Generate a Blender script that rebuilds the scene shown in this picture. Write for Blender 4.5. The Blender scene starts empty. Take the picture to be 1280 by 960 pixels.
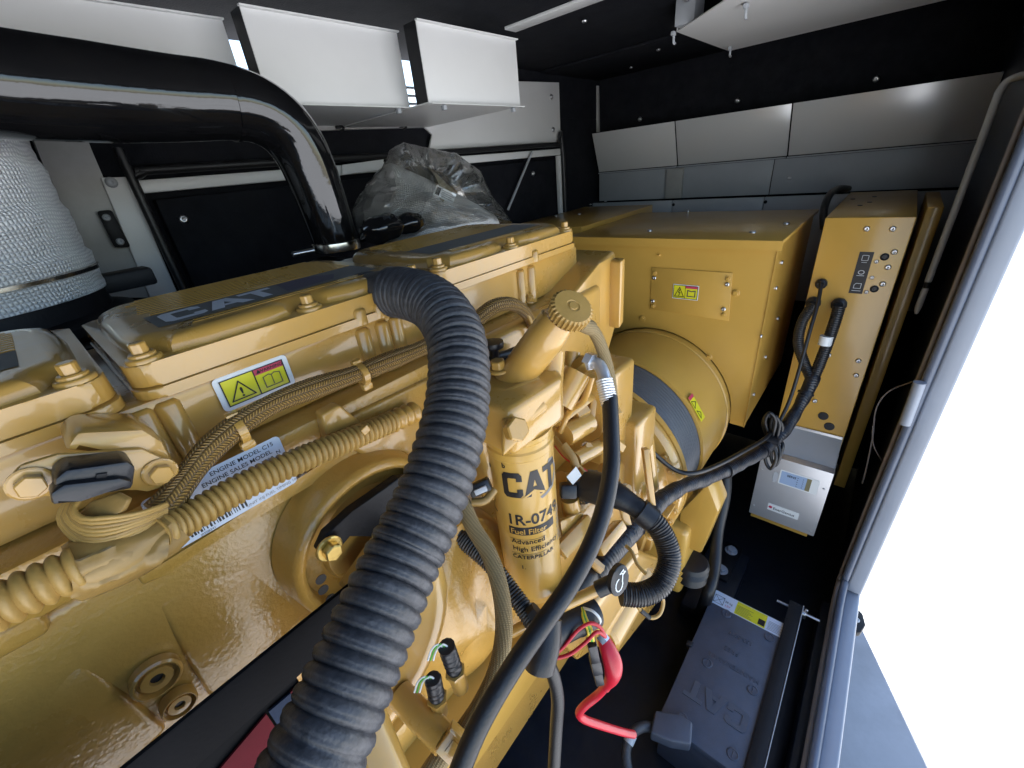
import bpy, bmesh, math, random
from mathutils import Vector, Matrix
random.seed(7)
V = Vector
scene = bpy.context.scene
COL = scene.collection

# ------------------------------------------------------------------ camera
CAMZ = 1.75
FPX = 518.3                                   # focal length in 1280-wide pixels
def _n(v):
    l = math.sqrt(sum(c*c for c in v)); return [c/l for c in v]
_vx = _n((510.0, -328.0, FPX))                # engine axis (+X) in camera axes (right, down, forward)
_vd = _n((110.0, 990.0, FPX))                 # straight down
_vd = _n([_vd[i]-_vx[i]*sum(_vx[j]*_vd[j] for j in range(3)) for i in range(3)])
_up = [-c for c in _vd]
_vy = [_up[1]*_vx[2]-_up[2]*_vx[1], _up[2]*_vx[0]-_up[0]*_vx[2], _up[0]*_vx[1]-_up[1]*_vx[0]]
# camera axes here are (right, down, forward): left-handed cross check
if _vy[0] > 0: _vy = [-c for c in _vy]
RIGHT = V((_vx[0], _vy[0], _up[0])); DOWN = V((_vx[1], _vy[1], _up[1])); FWD = V((_vx[2], _vy[2], _up[2]))
cam = bpy.data.cameras.new("camera"); cam_o = bpy.data.objects.new("camera", cam); COL.objects.link(cam_o)
cam.sensor_width = 36; cam.lens = FPX/1280*36; cam.clip_start = 0.01; cam.clip_end = 500
M = Matrix((RIGHT, -DOWN, -FWD)).transposed().to_4x4(); M.translation = V((0, 0, CAMZ))
cam_o.matrix_world = M
scene.camera = cam_o

# ------------------------------------------------------------------ sky, sun, exposure
SUN_EL, SUN_AZ = 63, math.atan2(0.43, 0.90)   # towards the sun: +X and +Y, behind the housing
w = bpy.data.worlds.new("World"); scene.world = w; w.use_nodes = True
nt = w.node_tree; bg = nt.nodes["Background"]
sky = nt.nodes.new("ShaderNodeTexSky"); sky.sky_type = 'NISHITA'; sky.sun_disc = False
sky.sun_elevation = math.radians(SUN_EL); sky.sun_rotation = math.pi/2 - SUN_AZ
sky.dust_density = 0.6; sky.air_density = 1.0; sky.ozone_density = 0.6
nt.links.new(sky.outputs[0], bg.inputs[0]); bg.inputs[1].default_value = 0.10
sun = bpy.data.lights.new("sun", 'SUN'); sun.energy = 5.0; sun.angle = math.radians(0.5); sun.color = (1, 0.975, 0.94)
sun_o = bpy.data.objects.new("sun", sun); COL.objects.link(sun_o)
sd = V((math.cos(SUN_AZ)*math.cos(math.radians(SUN_EL)), math.sin(SUN_AZ)*math.cos(math.radians(SUN_EL)), math.sin(math.radians(SUN_EL))))
sun_o.rotation_euler = sd.to_track_quat('Z', 'Y').to_euler(); sun_o.location = (4, 3, 6)
scene.view_settings.view_transform = 'Standard'; scene.view_settings.look = 'None'
scene.view_settings.exposure = 2.22; scene.view_settings.gamma = 1.0
scene.cycles.max_bounces = 10; scene.cycles.diffuse_bounces = 5; scene.cycles.glossy_bounces = 5
scene.cycles.transparent_max_bounces = 12
try: scene.cycles.use_denoising = True
except Exception: pass

# ------------------------------------------------------------------ survey helper: sight line to a known plane -> world point
def P(px, py, X=None, Y=None, D=None, t=None):
    a, b = px-640.0, py-480.0
    d = RIGHT*a + DOWN*b + FWD*FPX
    if X is not None: k = X/d.x
    elif Y is not None: k = Y/d.y
    elif D is not None: k = -D/d.z
    else: k = t/FPX
    return V((0, 0, CAMZ)) + d*k
def Z(D): return CAMZ - D

# ------------------------------------------------------------------ materials
MATS = {}
def mat(name, col, rough=0.5, metal=0.0, bump=None, var=0.0, vscale=6.0, coat=0.0, rvar=0.0, spec=0.5, dust=None):
    if name in MATS: return MATS[name]
    m = bpy.data.materials.new(name); m.use_nodes = True; t = m.node_tree; b = t.nodes["Principled BSDF"]
    b.inputs["Base Color"].default_value = (*col, 1); b.inputs["Roughness"].default_value = rough
    b.inputs["Metallic"].default_value = metal; b.inputs["Coat Weight"].default_value = coat; b.inputs["Coat Roughness"].default_value = 0.05; b.inputs["Coat IOR"].default_value = 1.5
    b.inputs["Specular IOR Level"].default_value = spec
    tc = t.nodes.new("ShaderNodeTexCoord")
    geo = t.nodes.new("ShaderNodeNewGeometry")
    pos = geo.outputs["Position"]
    if var > 0 or rvar > 0 or dust:
        n = t.nodes.new("ShaderNodeTexNoise"); n.inputs["Scale"].default_value = vscale; n.inputs["Detail"].default_value = 8; n.inputs["Roughness"].default_value = 0.62
        t.links.new(pos, n.inputs["Vector"])
    colsock = None
    if var > 0:
        mx = t.nodes.new("ShaderNodeMix"); mx.data_type = 'RGBA'
        mx.inputs[6].default_value = (*[c*(1-var) for c in col], 1); mx.inputs[7].default_value = (*[min(1, c*(1+var)) for c in col], 1)
        mr = t.nodes.new("ShaderNodeMapRange"); mr.inputs[1].default_value = 0.3; mr.inputs[2].default_value = 0.7
        t.links.new(n.outputs[0], mr.inputs[0]); t.links.new(mr.outputs[0], mx.inputs[0]); colsock = mx.outputs[2]
    if dust:                                    # settled dust in patches, more on faces that look up
        dcol, amount, dsc = dust
        n2 = t.nodes.new("ShaderNodeTexNoise"); n2.inputs["Scale"].default_value = dsc; n2.inputs["Detail"].default_value = 10; n2.inputs["Roughness"].default_value = 0.7
        t.links.new(pos, n2.inputs["Vector"])
        mr2 = t.nodes.new("ShaderNodeMapRange"); mr2.inputs[1].default_value = 0.42; mr2.inputs[2].default_value = 0.75; mr2.inputs[4].default_value = amount
        t.links.new(n2.outputs[0], mr2.inputs[0])
        mx2 = t.nodes.new("ShaderNodeMix"); mx2.data_type = 'RGBA'
        if colsock: t.links.new(colsock, mx2.inputs[6])
        else: mx2.inputs[6].default_value = (*col, 1)
        mx2.inputs[7].default_value = (*dcol, 1); t.links.new(mr2.outputs[0], mx2.inputs[0]); colsock = mx2.outputs[2]
    if colsock: t.links.new(colsock, b.inputs["Base Color"])
    if rvar > 0:
        mr3 = t.nodes.new("ShaderNodeMapRange"); mr3.inputs[1].default_value = 0.3; mr3.inputs[2].default_value = 0.7
        mr3.inputs[3].default_value = max(0.02, rough-rvar); mr3.inputs[4].default_value = min(1, rough+rvar)
        t.links.new(n.outputs[0], mr3.inputs[0]); t.links.new(mr3.outputs[0], b.inputs["Roughness"])
    if bump:
        nb = t.nodes.new("ShaderNodeTexNoise"); nb.inputs["Scale"].default_value = bump[0]; nb.inputs["Detail"].default_value = bump[2] if len(bump) > 2 else 2
        t.links.new(pos, nb.inputs["Vector"])
        bp = t.nodes.new("ShaderNodeBump"); bp.inputs["Strength"].default_value = bump[1]; bp.inputs["Distance"].default_value = 0.002
        t.links.new(nb.outputs[0], bp.inputs["Height"]); t.links.new(bp.outputs[0], b.inputs["Normal"])
        if coat: t.links.new(bp.outputs[0], b.inputs["Coat Normal"])
    MATS[name] = m; return m

YEL = (0.515, 0.288, 0.060)
m_yel = mat("engine yellow paint", YEL, 0.30, bump=(110, 0.05), var=0.06, vscale=9, rvar=0.06, coat=0.8, dust=((0.42, 0.29, 0.13), 0.35, 22))
m_yelcast = mat("yellow paint on rough casting", YEL, 0.30, bump=(190, 0.38, 3), var=0.10, vscale=14, rvar=0.06, coat=0.7)
m_yelsheet = mat("yellow paint on sheet steel", (0.54, 0.315, 0.062), 0.33, bump=(420, 0.05), var=0.04, vscale=5, rvar=0.05, coat=0.4)
m_yeldull = mat("yellow overspray on conduit", (0.42, 0.255, 0.07), 0.42, bump=(300, 0.15), var=0.14, vscale=22)
m_tan = mat("paint soaked tape", (0.33, 0.20, 0.06), 0.36, bump=(90, 0.4, 4), var=0.18, vscale=18)
m_white = mat("white powder coat", (0.74, 0.74, 0.735), 0.36, bump=(5, 0.5), var=0.03, vscale=4, rvar=0.06)
m_greyw = mat("light grey wall paint", (0.42, 0.42, 0.41), 0.42, bump=(500, 0.05), var=0.05, vscale=5, dust=((0.30, 0.28, 0.25), 0.5, 7))
m_zinc = mat("brushed galvanised sheet", (0.84, 0.84, 0.84), 0.24, metal=0.25, bump=(4, 0.6))
m_zincgrey = mat("grey primer sheet", (0.38, 0.40, 0.43), 0.45, bump=(400, 0.05), var=0.06, vscale=6)
m_foam = mat("black acoustic foam", (0.012, 0.013, 0.017), 0.75, bump=(180, 0.5, 6), var=0.25, vscale=20, dust=((0.022, 0.022, 0.025), 0.7, 9), spec=0.08)
m_floor = mat("black painted floor", (0.013, 0.016, 0.024), 0.42, bump=(70, 0.25, 6), var=0.2, vscale=12, rvar=0.12, dust=((0.03, 0.03, 0.03), 0.5, 26), spec=0.4)
m_blackgl = mat("black gloss enamel", (0.006, 0.006, 0.007), 0.09, bump=(55, 0.10, 3), coat=0.6, dust=((0.02, 0.019, 0.018), 0.3, 12))
m_blackm = mat("black satin steel", (0.010, 0.010, 0.012), 0.5, bump=(220, 0.2), var=0.2, vscale=18, spec=0.25)
m_rub = mat("black rubber", (0.011, 0.011, 0.013), 0.42, bump=(260, 0.2), var=0.2, vscale=25)
m_rubdust = mat("dusty black rubber", (0.036, 0.037, 0.042), 0.44, bump=(320, 0.3, 5), var=0.12, vscale=60, rvar=0.06, dust=((0.11, 0.11, 0.12), 0.6, 130))
m_plas = mat("black plastic", (0.013, 0.014, 0.018), 0.36, bump=(350, 0.12), var=0.15, vscale=20)
m_batt = mat("sky tinted battery plastic", (0.078, 0.090, 0.125), 0.50, bump=(240, 0.18), var=0.15, vscale=14, dust=((0.075, 0.075, 0.08), 0.5, 30))  # base colour raised and blued to hold the sky reflection
m_steel = mat("zinc plated steel", (0.60, 0.60, 0.62), 0.28, metal=1.0, bump=(200, 0.1), var=0.08, vscale=30)
m_gold = mat("yellow zinc bolt", (0.60, 0.42, 0.13), 0.3, metal=0.85, bump=(200, 0.1), var=0.1, vscale=40)
m_alu = mat("silver charger sheet", (0.60, 0.60, 0.62), 0.42, metal=0.55, bump=(500, 0.05), var=0.04, vscale=9)
m_stainless = mat("stainless band", (0.62, 0.60, 0.57), 0.2, metal=1.0, var=0.1, vscale=40)
m_red = mat("red rubber boot", (0.55, 0.012, 0.03), 0.35, bump=(240, 0.1), var=0.1, vscale=25)
m_redwire = mat("red wire", (0.50, 0.012, 0.02), 0.35)
m_yelw = mat("yellow wire", (0.72, 0.55, 0.03), 0.4)
m_grnw = mat("green wire", (0.10, 0.40, 0.06), 0.4)
m_whtw = mat("white wire", (0.72, 0.74, 0.72), 0.4)
m_lab = mat("white label vinyl", (0.74, 0.77, 0.78), 0.3, var=0.03)
m_labblue = mat("pale label vinyl", (0.62, 0.68, 0.78), 0.3, var=0.03)
m_lyel = mat("label yellow", (0.72, 0.66, 0.03), 0.32, var=0.05)
m_lred = mat("label red", (0.52, 0.05, 0.10), 0.35)
m_ink = mat("black ink", (0.012, 0.012, 0.014), 0.4)
m_inkfade = mat("faded ink", (0.10, 0.09, 0.07), 0.45)
m_inkgrey = mat("grey ink", (0.20, 0.19, 0.18), 0.45)
m_lgrey = mat("light grey print", (0.45, 0.47, 0.50), 0.45)
m_decal = mat("grey cover decal", (0.21, 0.205, 0.195), 0.7, spec=0.15, var=0.08, vscale=20)
m_decalc = mat("silver decal lettering", (0.75, 0.77, 0.82), 0.6, spec=0.2)
m_trian = mat("dark lilac triangle", (0.11, 0.095, 0.13), 0.65)
m_plug = mat("bright yellow plastic plug", (0.78, 0.72, 0.02), 0.35)
m_screen = mat("grey perforated screen", (0.115, 0.125, 0.14), 0.42, metal=0.2)
m_gray = mat("grey painted jamb", (0.27, 0.295, 0.345), 0.36, bump=(500, 0.04), var=0.05, vscale=6, rvar=0.05)
m_navy = mat("black lining with blue haze tint", (0.020, 0.026, 0.044), 0.4, bump=(180, 0.2, 4), var=0.15, vscale=12)  # bluish lens veil over black foam, put into the colour
m_seal = mat("rubber seal with sky haze tint", (0.10, 0.12, 0.165), 0.34, var=0.1, vscale=14)  # lens haze and sky sheen put into the seal colour
m_brown = mat("brown rubber seal paled for haze", (0.27, 0.235, 0.22), 0.5, var=0.15, vscale=12)  # brown, made paler in colour for the lens haze
m_conc = mat("pale concrete", (0.45, 0.452, 0.455), 0.85, bump=(40, 0.4, 8), var=0.16, vscale=1.3, dust=((0.30, 0.295, 0.29), 0.6, 3))
m_chargelab = mat("charger film panel", (0.30, 0.40, 0.58), 0.3)
m_olive = mat("olive film window", (0.20, 0.18, 0.10), 0.3)
m_batdash = mat("battery emboss", (0.085, 0.096, 0.125), 0.36)
m_dred = mat("shade darkened red sheet", (0.070, 0.006, 0.010), 0.7, spec=0.1, var=0.2, vscale=20)  # red darkened in colour to stand in for shade under the rail
m_dblue = mat("shade darkened blue sheet", (0.018, 0.026, 0.048), 0.7, spec=0.1, var=0.2, vscale=20)  # blue with the same shade put into its colour
m_olivepad = mat("olive cardboard", (0.22, 0.19, 0.11), 0.7, var=0.15, vscale=14)
m_matte = mat("matte black steel", (0.004, 0.004, 0.005), 0.75, bump=(220, 0.2), var=0.2, vscale=18, spec=0.1)
m_dullbrass = mat("bright plated fitting", (0.72, 0.75, 0.80), 0.3, metal=0.55, var=0.06, vscale=30)
m_rad = mat("radiator core grey", (0.03, 0.03, 0.032), 0.6, bump=(300, 0.5))

def uvbump(name, col, col2, rough, kind, ku, kv, strength=0.8, metal=0.0):
    """woven / braided sleeves: relief that follows the sleeve (u round it, v along it in metres)"""
    m = bpy.data.materials.new(name); m.use_nodes = True; t = m.node_tree; b = t.nodes["Principled BSDF"]
    b.inputs["Roughness"].default_value = rough; b.inputs["Metallic"].default_value = metal
    uv = t.nodes.new("ShaderNodeUVMap"); sp = t.nodes.new("ShaderNodeSeparateXYZ"); t.links.new(uv.outputs[0], sp.inputs[0])
    def mth(op, a, bb=None):
        n = t.nodes.new("ShaderNodeMath"); n.operation = op
        for i, s in enumerate((a, bb)):
            if s is None: continue
            if isinstance(s, (int, float)): n.inputs[i].default_value = s
            else: t.links.new(s, n.inputs[i])
        return n.outputs[0]
    u, v = sp.outputs[0], sp.outputs[1]
    gp = t.nodes.new('ShaderNodeNewGeometry'); nz = t.nodes.new('ShaderNodeTexNoise'); nz.inputs['Scale'].default_value = 26; t.links.new(gp.outputs['Position'], nz.inputs['Vector'])
    v = mth('ADD', v, mth('MULTIPLY', mth('SUBTRACT', nz.outputs[0], 0.5), 1.4/kv))   # weave pulls and slackens unevenly
    if kind == 'braid':
        tri = mth('ABSOLUTE', mth('SUBTRACT', mth('FRACT', mth('MULTIPLY', u, ku)), 0.5))
        ph = mth('ADD', mth('MULTIPLY', v, kv), mth('MULTIPLY', tri, 2.2))
        h = mth('ADD', mth('MULTIPLY', mth('SINE', mth('MULTIPLY', ph, 6.2832)), 0.5), 0.5)
        e = mth('MINIMUM', mth('MULTIPLY', tri, 8.0), 1.0)
        h = mth('MULTIPLY', h, mth('MINIMUM', e, mth('MINIMUM', mth('MULTIPLY', mth('SUBTRACT', 0.5, tri), 8.0), 1.0)))
    else:
        a = mth('ADD', mth('MULTIPLY', u, ku), mth('MULTIPLY', v, kv*0.12)); c = mth('MULTIPLY', v, kv)
        ca = mth('SINE', mth('MULTIPLY', a, 6.2832)); cc = mth('SINE', mth('ADD', mth('MULTIPLY', c, 6.2832), mth('MULTIPLY', mth('FLOOR', a), 3.1416)))
        h = mth('ADD', mth('MULTIPLY', mth('MULTIPLY', mth('ABSOLUTE', ca), mth('ABSOLUTE', cc)), 0.9), 0.1)
    mx = t.nodes.new("ShaderNodeMix"); mx.data_type = 'RGBA'; mx.inputs[6].default_value = (*col2, 1); mx.inputs[7].default_value = (*col, 1)
    t.links.new(h, mx.inputs[0]); t.links.new(mx.outputs[2], b.inputs["Base Color"])
    bp = t.nodes.new("ShaderNodeBump"); bp.inputs["Strength"].default_value = strength; bp.inputs["Distance"].default_value = 0.003
    t.links.new(h, bp.inputs["Height"]); t.links.new(bp.outputs[0], b.inputs["Normal"])
    return m
m_braid = uvbump("paint soaked braided sleeve", (0.48, 0.285, 0.08), (0.13, 0.075, 0.025), 0.4, 'braid', 6, 320, 0.8)
m_weave = uvbump("white woven lagging", (0.93, 0.94, 0.95), (0.60, 0.62, 0.66), 0.45, 'weave', 100, 80, 0.9)
m_felt = uvbump("tan fabric hose cover", (0.33, 0.235, 0.105), (0.17, 0.12, 0.05), 0.7, 'weave', 9, 260, 0.5)
m_wrap = uvbump("grey quilted foil", (0.92, 0.92, 0.90), (0.50, 0.50, 0.50), 0.4, 'weave', 60, 110, 0.8, 0.0)
m_tape = uvbump("black spiral tape", (0.020, 0.022, 0.03), (0.006, 0.006, 0.009), 0.34, 'weave', 1, 55, 0.5)

def film(name):
    m = bpy.data.materials.new(name); m.use_nodes = True; t = m.node_tree
    t.nodes.remove(t.nodes["Principled BSDF"]); out = t.nodes["Material Output"]
    tr = t.nodes.new("ShaderNodeBsdfTransparent"); tr.inputs[0].default_value = (0.98, 0.98, 0.96, 1)
    gl = t.nodes.new("ShaderNodeBsdfGlossy"); gl.inputs["Roughness"].default_value = 0.13
    df = t.nodes.new("ShaderNodeBsdfDiffuse"); df.inputs[0].default_value = (0.55, 0.54, 0.50, 1)
    lw = t.nodes.new("ShaderNodeFresnel"); lw.inputs[0].default_value = 1.5
    mr = t.nodes.new("ShaderNodeMapRange"); mr.inputs[3].default_value = 0.05; mr.inputs[4].default_value = 0.9
    t.links.new(lw.outputs[0], mr.inputs[0])
    m1 = t.nodes.new("ShaderNodeMixShader"); m1.inputs[0].default_value = 0.08; t.links.new(tr.outputs[0], m1.inputs[1]); t.links.new(df.outputs[0], m1.inputs[2])
    m2 = t.nodes.new("ShaderNodeMixShader"); t.links.new(mr.outputs[0], m2.inputs[0]); t.links.new(m1.outputs[0], m2.inputs[1]); t.links.new(gl.outputs[0], m2.inputs[2])
    t.links.new(m2.outputs[0], out.inputs[0]); return m
m_film = film("clear polythene film")

# ------------------------------------------------------------------ mesh helpers
class B:
    def __init__(s): s.bm = bmesh.new(); s.uv = None
    def _bev(s, geom_faces, bev, seg=2):
        if bev <= 0: return
        ed = list({e for f in geom_faces for e in f.edges})
        bmesh.ops.bevel(s.bm, geom=ed, offset=bev, segments=seg, profile=0.5, affect='EDGES', clamp_overlap=True)
    def box(s, lo, hi, bev=0.0, seg=2):
        lo, hi = V(lo), V(hi); return s.obox((lo+hi)/2, (V((1, 0, 0)), V((0, 1, 0)), V((0, 0, 1))), hi-lo, bev, seg)
    def obox(s, c, ax, size, bev=0.0, seg=2):
        c = V(c); v = []
        for i in (-1, 1):
            for j in (-1, 1):
                for k in (-1, 1): v.append(s.bm.verts.new(c + ax[0]*i*size[0]/2 + ax[1]*j*size[1]/2 + ax[2]*k*size[2]/2))
        fs = [s.bm.faces.new([v[a] for a in q]) for q in ((0, 1, 3, 2), (4, 6, 7, 5), (0, 4, 5, 1), (2, 3, 7, 6), (0, 2, 6, 4), (1, 5, 7, 3))]
        s._bev(fs, bev, seg); return s
    def prism(s, pts, vec, bev=0.0, seg=2):
        vec = V(vec); a = [s.bm.verts.new(V(p)) for p in pts]; b = [s.bm.verts.new(V(p)+vec) for p in pts]; n = len(pts); fs = []
        fs.append(s.bm.faces.new(a)); fs.append(s.bm.faces.new(b[::-1]))
        for i in range(n): fs.append(s.bm.faces.new((a[i], b[i], b[(i+1) % n], a[(i+1) % n])))
        s._bev(fs, bev, seg); return s
    def loft(s, rings, cap=True):
        vs = [[s.bm.verts.new(V(p)) for p in r] for r in rings]; n = len(rings[0])
        for i in range(len(vs)-1):
            for j in range(n): s.bm.faces.new((vs[i][j], vs[i][(j+1) % n], vs[i+1][(j+1) % n], vs[i+1][j]))
        if cap: s.bm.faces.new(vs[0][::-1]); s.bm.faces.new(vs[-1])
        return s
    def lathe(s, prof, o, ax, seg=32, a0=0, a1=360, uvlen=False):
        """prof: (radius, distance along the axis)"""
        o, ax = V(o), V(ax).normalized(); u = ax.orthogonal().normalized(); w_ = ax.cross(u); full = abs(a1-a0-360) < 1e-6
        n = seg if full else seg+1; rings = []
        for r, h in prof:
            if r < 1e-6: rings.append([s.bm.verts.new(o+ax*h)]); continue
            rings.append([s.bm.verts.new(o+ax*h+(u*math.cos(math.radians(a0+(a1-a0)*k/seg))+w_*math.sin(math.radians(a0+(a1-a0)*k/seg)))*r) for k in range(n)])
        if uvlen and not s.uv: s.uv = s.bm.loops.layers.uv.new("UVMap")
        L = 0; m_ = n if full else n-1
        for i in range(len(rings)-1):
            dl = math.dist(prof[i], prof[i+1])
            for k in range(m_):
                a, b = rings[i], rings[i+1]; k2 = (k+1) % n
                if len(a) == 1 and len(b) == 1: continue
                if len(a) == 1: f = (a[0], b[k2], b[k])
                elif len(b) == 1: f = (a[k], a[k2], b[0])
                else: f = (a[k], a[k2], b[k2], b[k])
                fc = s.bm.faces.new(f)
                if uvlen and len(f) == 4:
                    for lp, q in zip(fc.loops, ((k/seg, L), ((k+1)/seg, L), ((k+1)/seg, L+dl), (k/seg, L+dl))): lp[s.uv].uv = q
            L += dl
        return s
    def tube(s, pts, r, seg=14, step=0.008, raw=False, closed_ends=True):
        """tube along a smooth curve through pts; r: radius or function of (arc length, total)"""
        pts = [V(p) for p in pts]
        if raw: c = pts
        else:
            c = []; q = [pts[0]*2-pts[1]]+pts+[pts[-1]*2-pts[-2]]
            for i in range(1, len(q)-2):
                p0, p1, p2, p3 = q[i-1:i+3]; n = max(2, int((p2-p1).length/step))
                for k in range(n):
                    t = k/n; c.append(0.5*((2*p1)+(p2-p0)*t+(2*p0-5*p1+4*p2-p3)*t*t+(3*p1-p0-3*p2+p3)*t**3))
            c.append(pts[-1])
        S = [0.0]
        for i in range(1, len(c)): S.append(S[-1]+(c[i]-c[i-1]).length)
        rf = r if callable(r) else (lambda a, b: r)
        if not s.uv: s.uv = s.bm.loops.layers.uv.new("UVMap")
        tan = [((c[min(i+1, len(c)-1)]-c[max(i-1, 0)]).normalized()) for i in range(len(c))]
        u = tan[0].orthogonal().normalized(); rings = []
        for i in range(len(c)):
            u = (u-tan[i]*u.dot(tan[i])).normalized(); w_ = tan[i].cross(u); R = rf(S[i], S[-1])
            rings.append([s.bm.verts.new(c[i]+(u*math.cos(2*math.pi*k/seg)+w_*math.sin(2*math.pi*k/seg))*R) for k in range(seg)])
        for i in range(len(rings)-1):
            for k in range(seg):
                k2 = (k+1) % seg; f = s.bm.faces.new((rings[i][k], rings[i][k2], rings[i+1][k2], rings[i+1][k]))
                for lp, q in zip(f.loops, ((k/seg, S[i]), ((k+1)/seg, S[i]), ((k+1)/seg, S[i+1]), (k/seg, S[i+1]))): lp[s.uv].uv = q
        if closed_ends: s.bm.faces.new(rings[0][::-1]); s.bm.faces.new(rings[-1])
        return s
    def poly(s, pts): s.bm.faces.new([s.bm.verts.new(V(p)) for p in pts]); return s

def corr(R, depth, pitch, sharp=1.0):
    """corrugated radius along a conduit"""
    def f(a, b):
        x = 0.5+0.5*math.cos(2*math.pi*a/pitch); return R-depth*(1-x**sharp)
    return f

def wloc(o):
    l = V(o.location)
    while o.parent: o = o.parent; l = l+V(o.location)
    return l
def make(name, b, material, parent=None, smooth=40, origin=None):
    bm = b.bm; bmesh.ops.recalc_face_normals(bm, faces=bm.faces)
    if smooth:
        for f in bm.faces: f.smooth = True
        lim = math.radians(smooth)
        for e in bm.edges:
            if len(e.link_faces) == 2 and e.calc_face_angle(0) > lim: e.smooth = False
    if origin is None:
        xs = [v.co for v in bm.verts]; lo = V([min(c[i] for c in xs) for i in range(3)]); hi = V([max(c[i] for c in xs) for i in range(3)])
        origin = V(((lo.x+hi.x)/2, (lo.y+hi.y)/2, lo.z))
    bmesh.ops.translate(bm, verts=bm.verts, vec=-V(origin))
    me = bpy.data.meshes.new(name); bm.to_mesh(me); bm.free(); me.materials.append(material)
    o = bpy.data.objects.new(name, me); COL.objects.link(o)
    if parent is not None: o.parent = parent; o.location = V(origin)-wloc(parent)
    else: o.location = origin
    return o
def tag(o, label, cat, group=None):
    o["label"] = label; o["category"] = cat
    if group: o["group"] = group
    return o
def thing(name, label, cat, loc, group=None):
    o = bpy.data.objects.new(name, None); COL.objects.link(o); o.location = V(loc); o.empty_display_size = 0.05
    return tag(o, label, cat, group)
def struct(o): o["kind"] = "structure"; return o

_share = {}
def bolt(parent, pos, nrm, r=0.008, h=0.007, m=None, washer=True, name="bolt"):
    """flanged hex bolt sitting on a surface; alike bolts share one mesh"""
    m = m or m_yel; key = (round(r, 5), round(h, 5), m.name, washer)
    if key not in _share:
        b = B()
        if washer: b.lathe([(r*1.45, 0), (r*1.45, h*0.22), (r*1.3, h*0.32), (0, h*0.32)], (0, 0, 0), (0, 0, 1), 20)
        pts = [V((r*math.cos(math.pi/3*k), r*math.sin(math.pi/3*k), h*0.25 if washer else 0)) for k in range(6)]
        b.prism(pts, (0, 0, h), h*0.12, 1)
        bmesh.ops.recalc_face_normals(b.bm, faces=b.bm.faces)
        for f in b.bm.faces: f.smooth = False
        me = bpy.data.meshes.new("bolt"); b.bm.to_mesh(me); b.bm.free(); me.materials.append(m); _share[key] = me
    o = bpy.data.objects.new(name, _share[key]); COL.objects.link(o); o.parent = parent; o.location = V(pos)-wloc(parent)
    q = V(nrm).to_track_quat('Z', 'Y'); q = q @ Matrix.Rotation(random.uniform(0, 1), 3, 'Z').to_quaternion(); o.rotation_mode = 'QUATERNION'; o.rotation_quaternion = q
    return o
def screw(parent, pos, nrm, r=0.006, m=None, name="screw"):
    m = m or m_steel; key = ("screw", round(r, 5), m.name)
    if key not in _share:
        b = B(); b.lathe([(r, 0), (r, r*0.3), (r*0.75, r*0.62), (r*0.3, r*0.7), (r*0.25, r*0.45), (0, r*0.45)], (0, 0, 0), (0, 0, 1), 14)
        bmesh.ops.recalc_face_normals(b.bm, faces=b.bm.faces)
        for f in b.bm.faces: f.smooth = True
        me = bpy.data.meshes.new("screw"); b.bm.to_mesh(me); b.bm.free(); me.materials.append(m); _share[key] = me
    o = bpy.data.objects.new(name, _share[key]); COL.objects.link(o); o.parent = parent; o.location = V(pos)-wloc(parent)
    o.rotation_mode = 'QUATERNION'; o.rotation_quaternion = V(nrm).to_track_quat('Z', 'Y')
    return o

def text_bm(s, size, bold=0.0, space=1.0, align='LEFT', extrude=0.0):
    c = bpy.data.curves.new("t", 'FONT'); c.body = s; c.size = size; c.offset = bold*size; c.space_character = space; c.align_x = align; c.extrude = extrude; c.resolution_u = 3
    o = bpy.data.objects.new("t", c); COL.objects.link(o); dg = bpy.context.evaluated_depsgraph_get(); dg.update()
    me = bpy.data.meshes.new_from_object(o.evaluated_get(dg)); b = B(); b.bm.from_mesh(me)
    bpy.data.objects.remove(o); bpy.data.curves.remove(c); bpy.data.meshes.remove(me); return b

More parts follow.
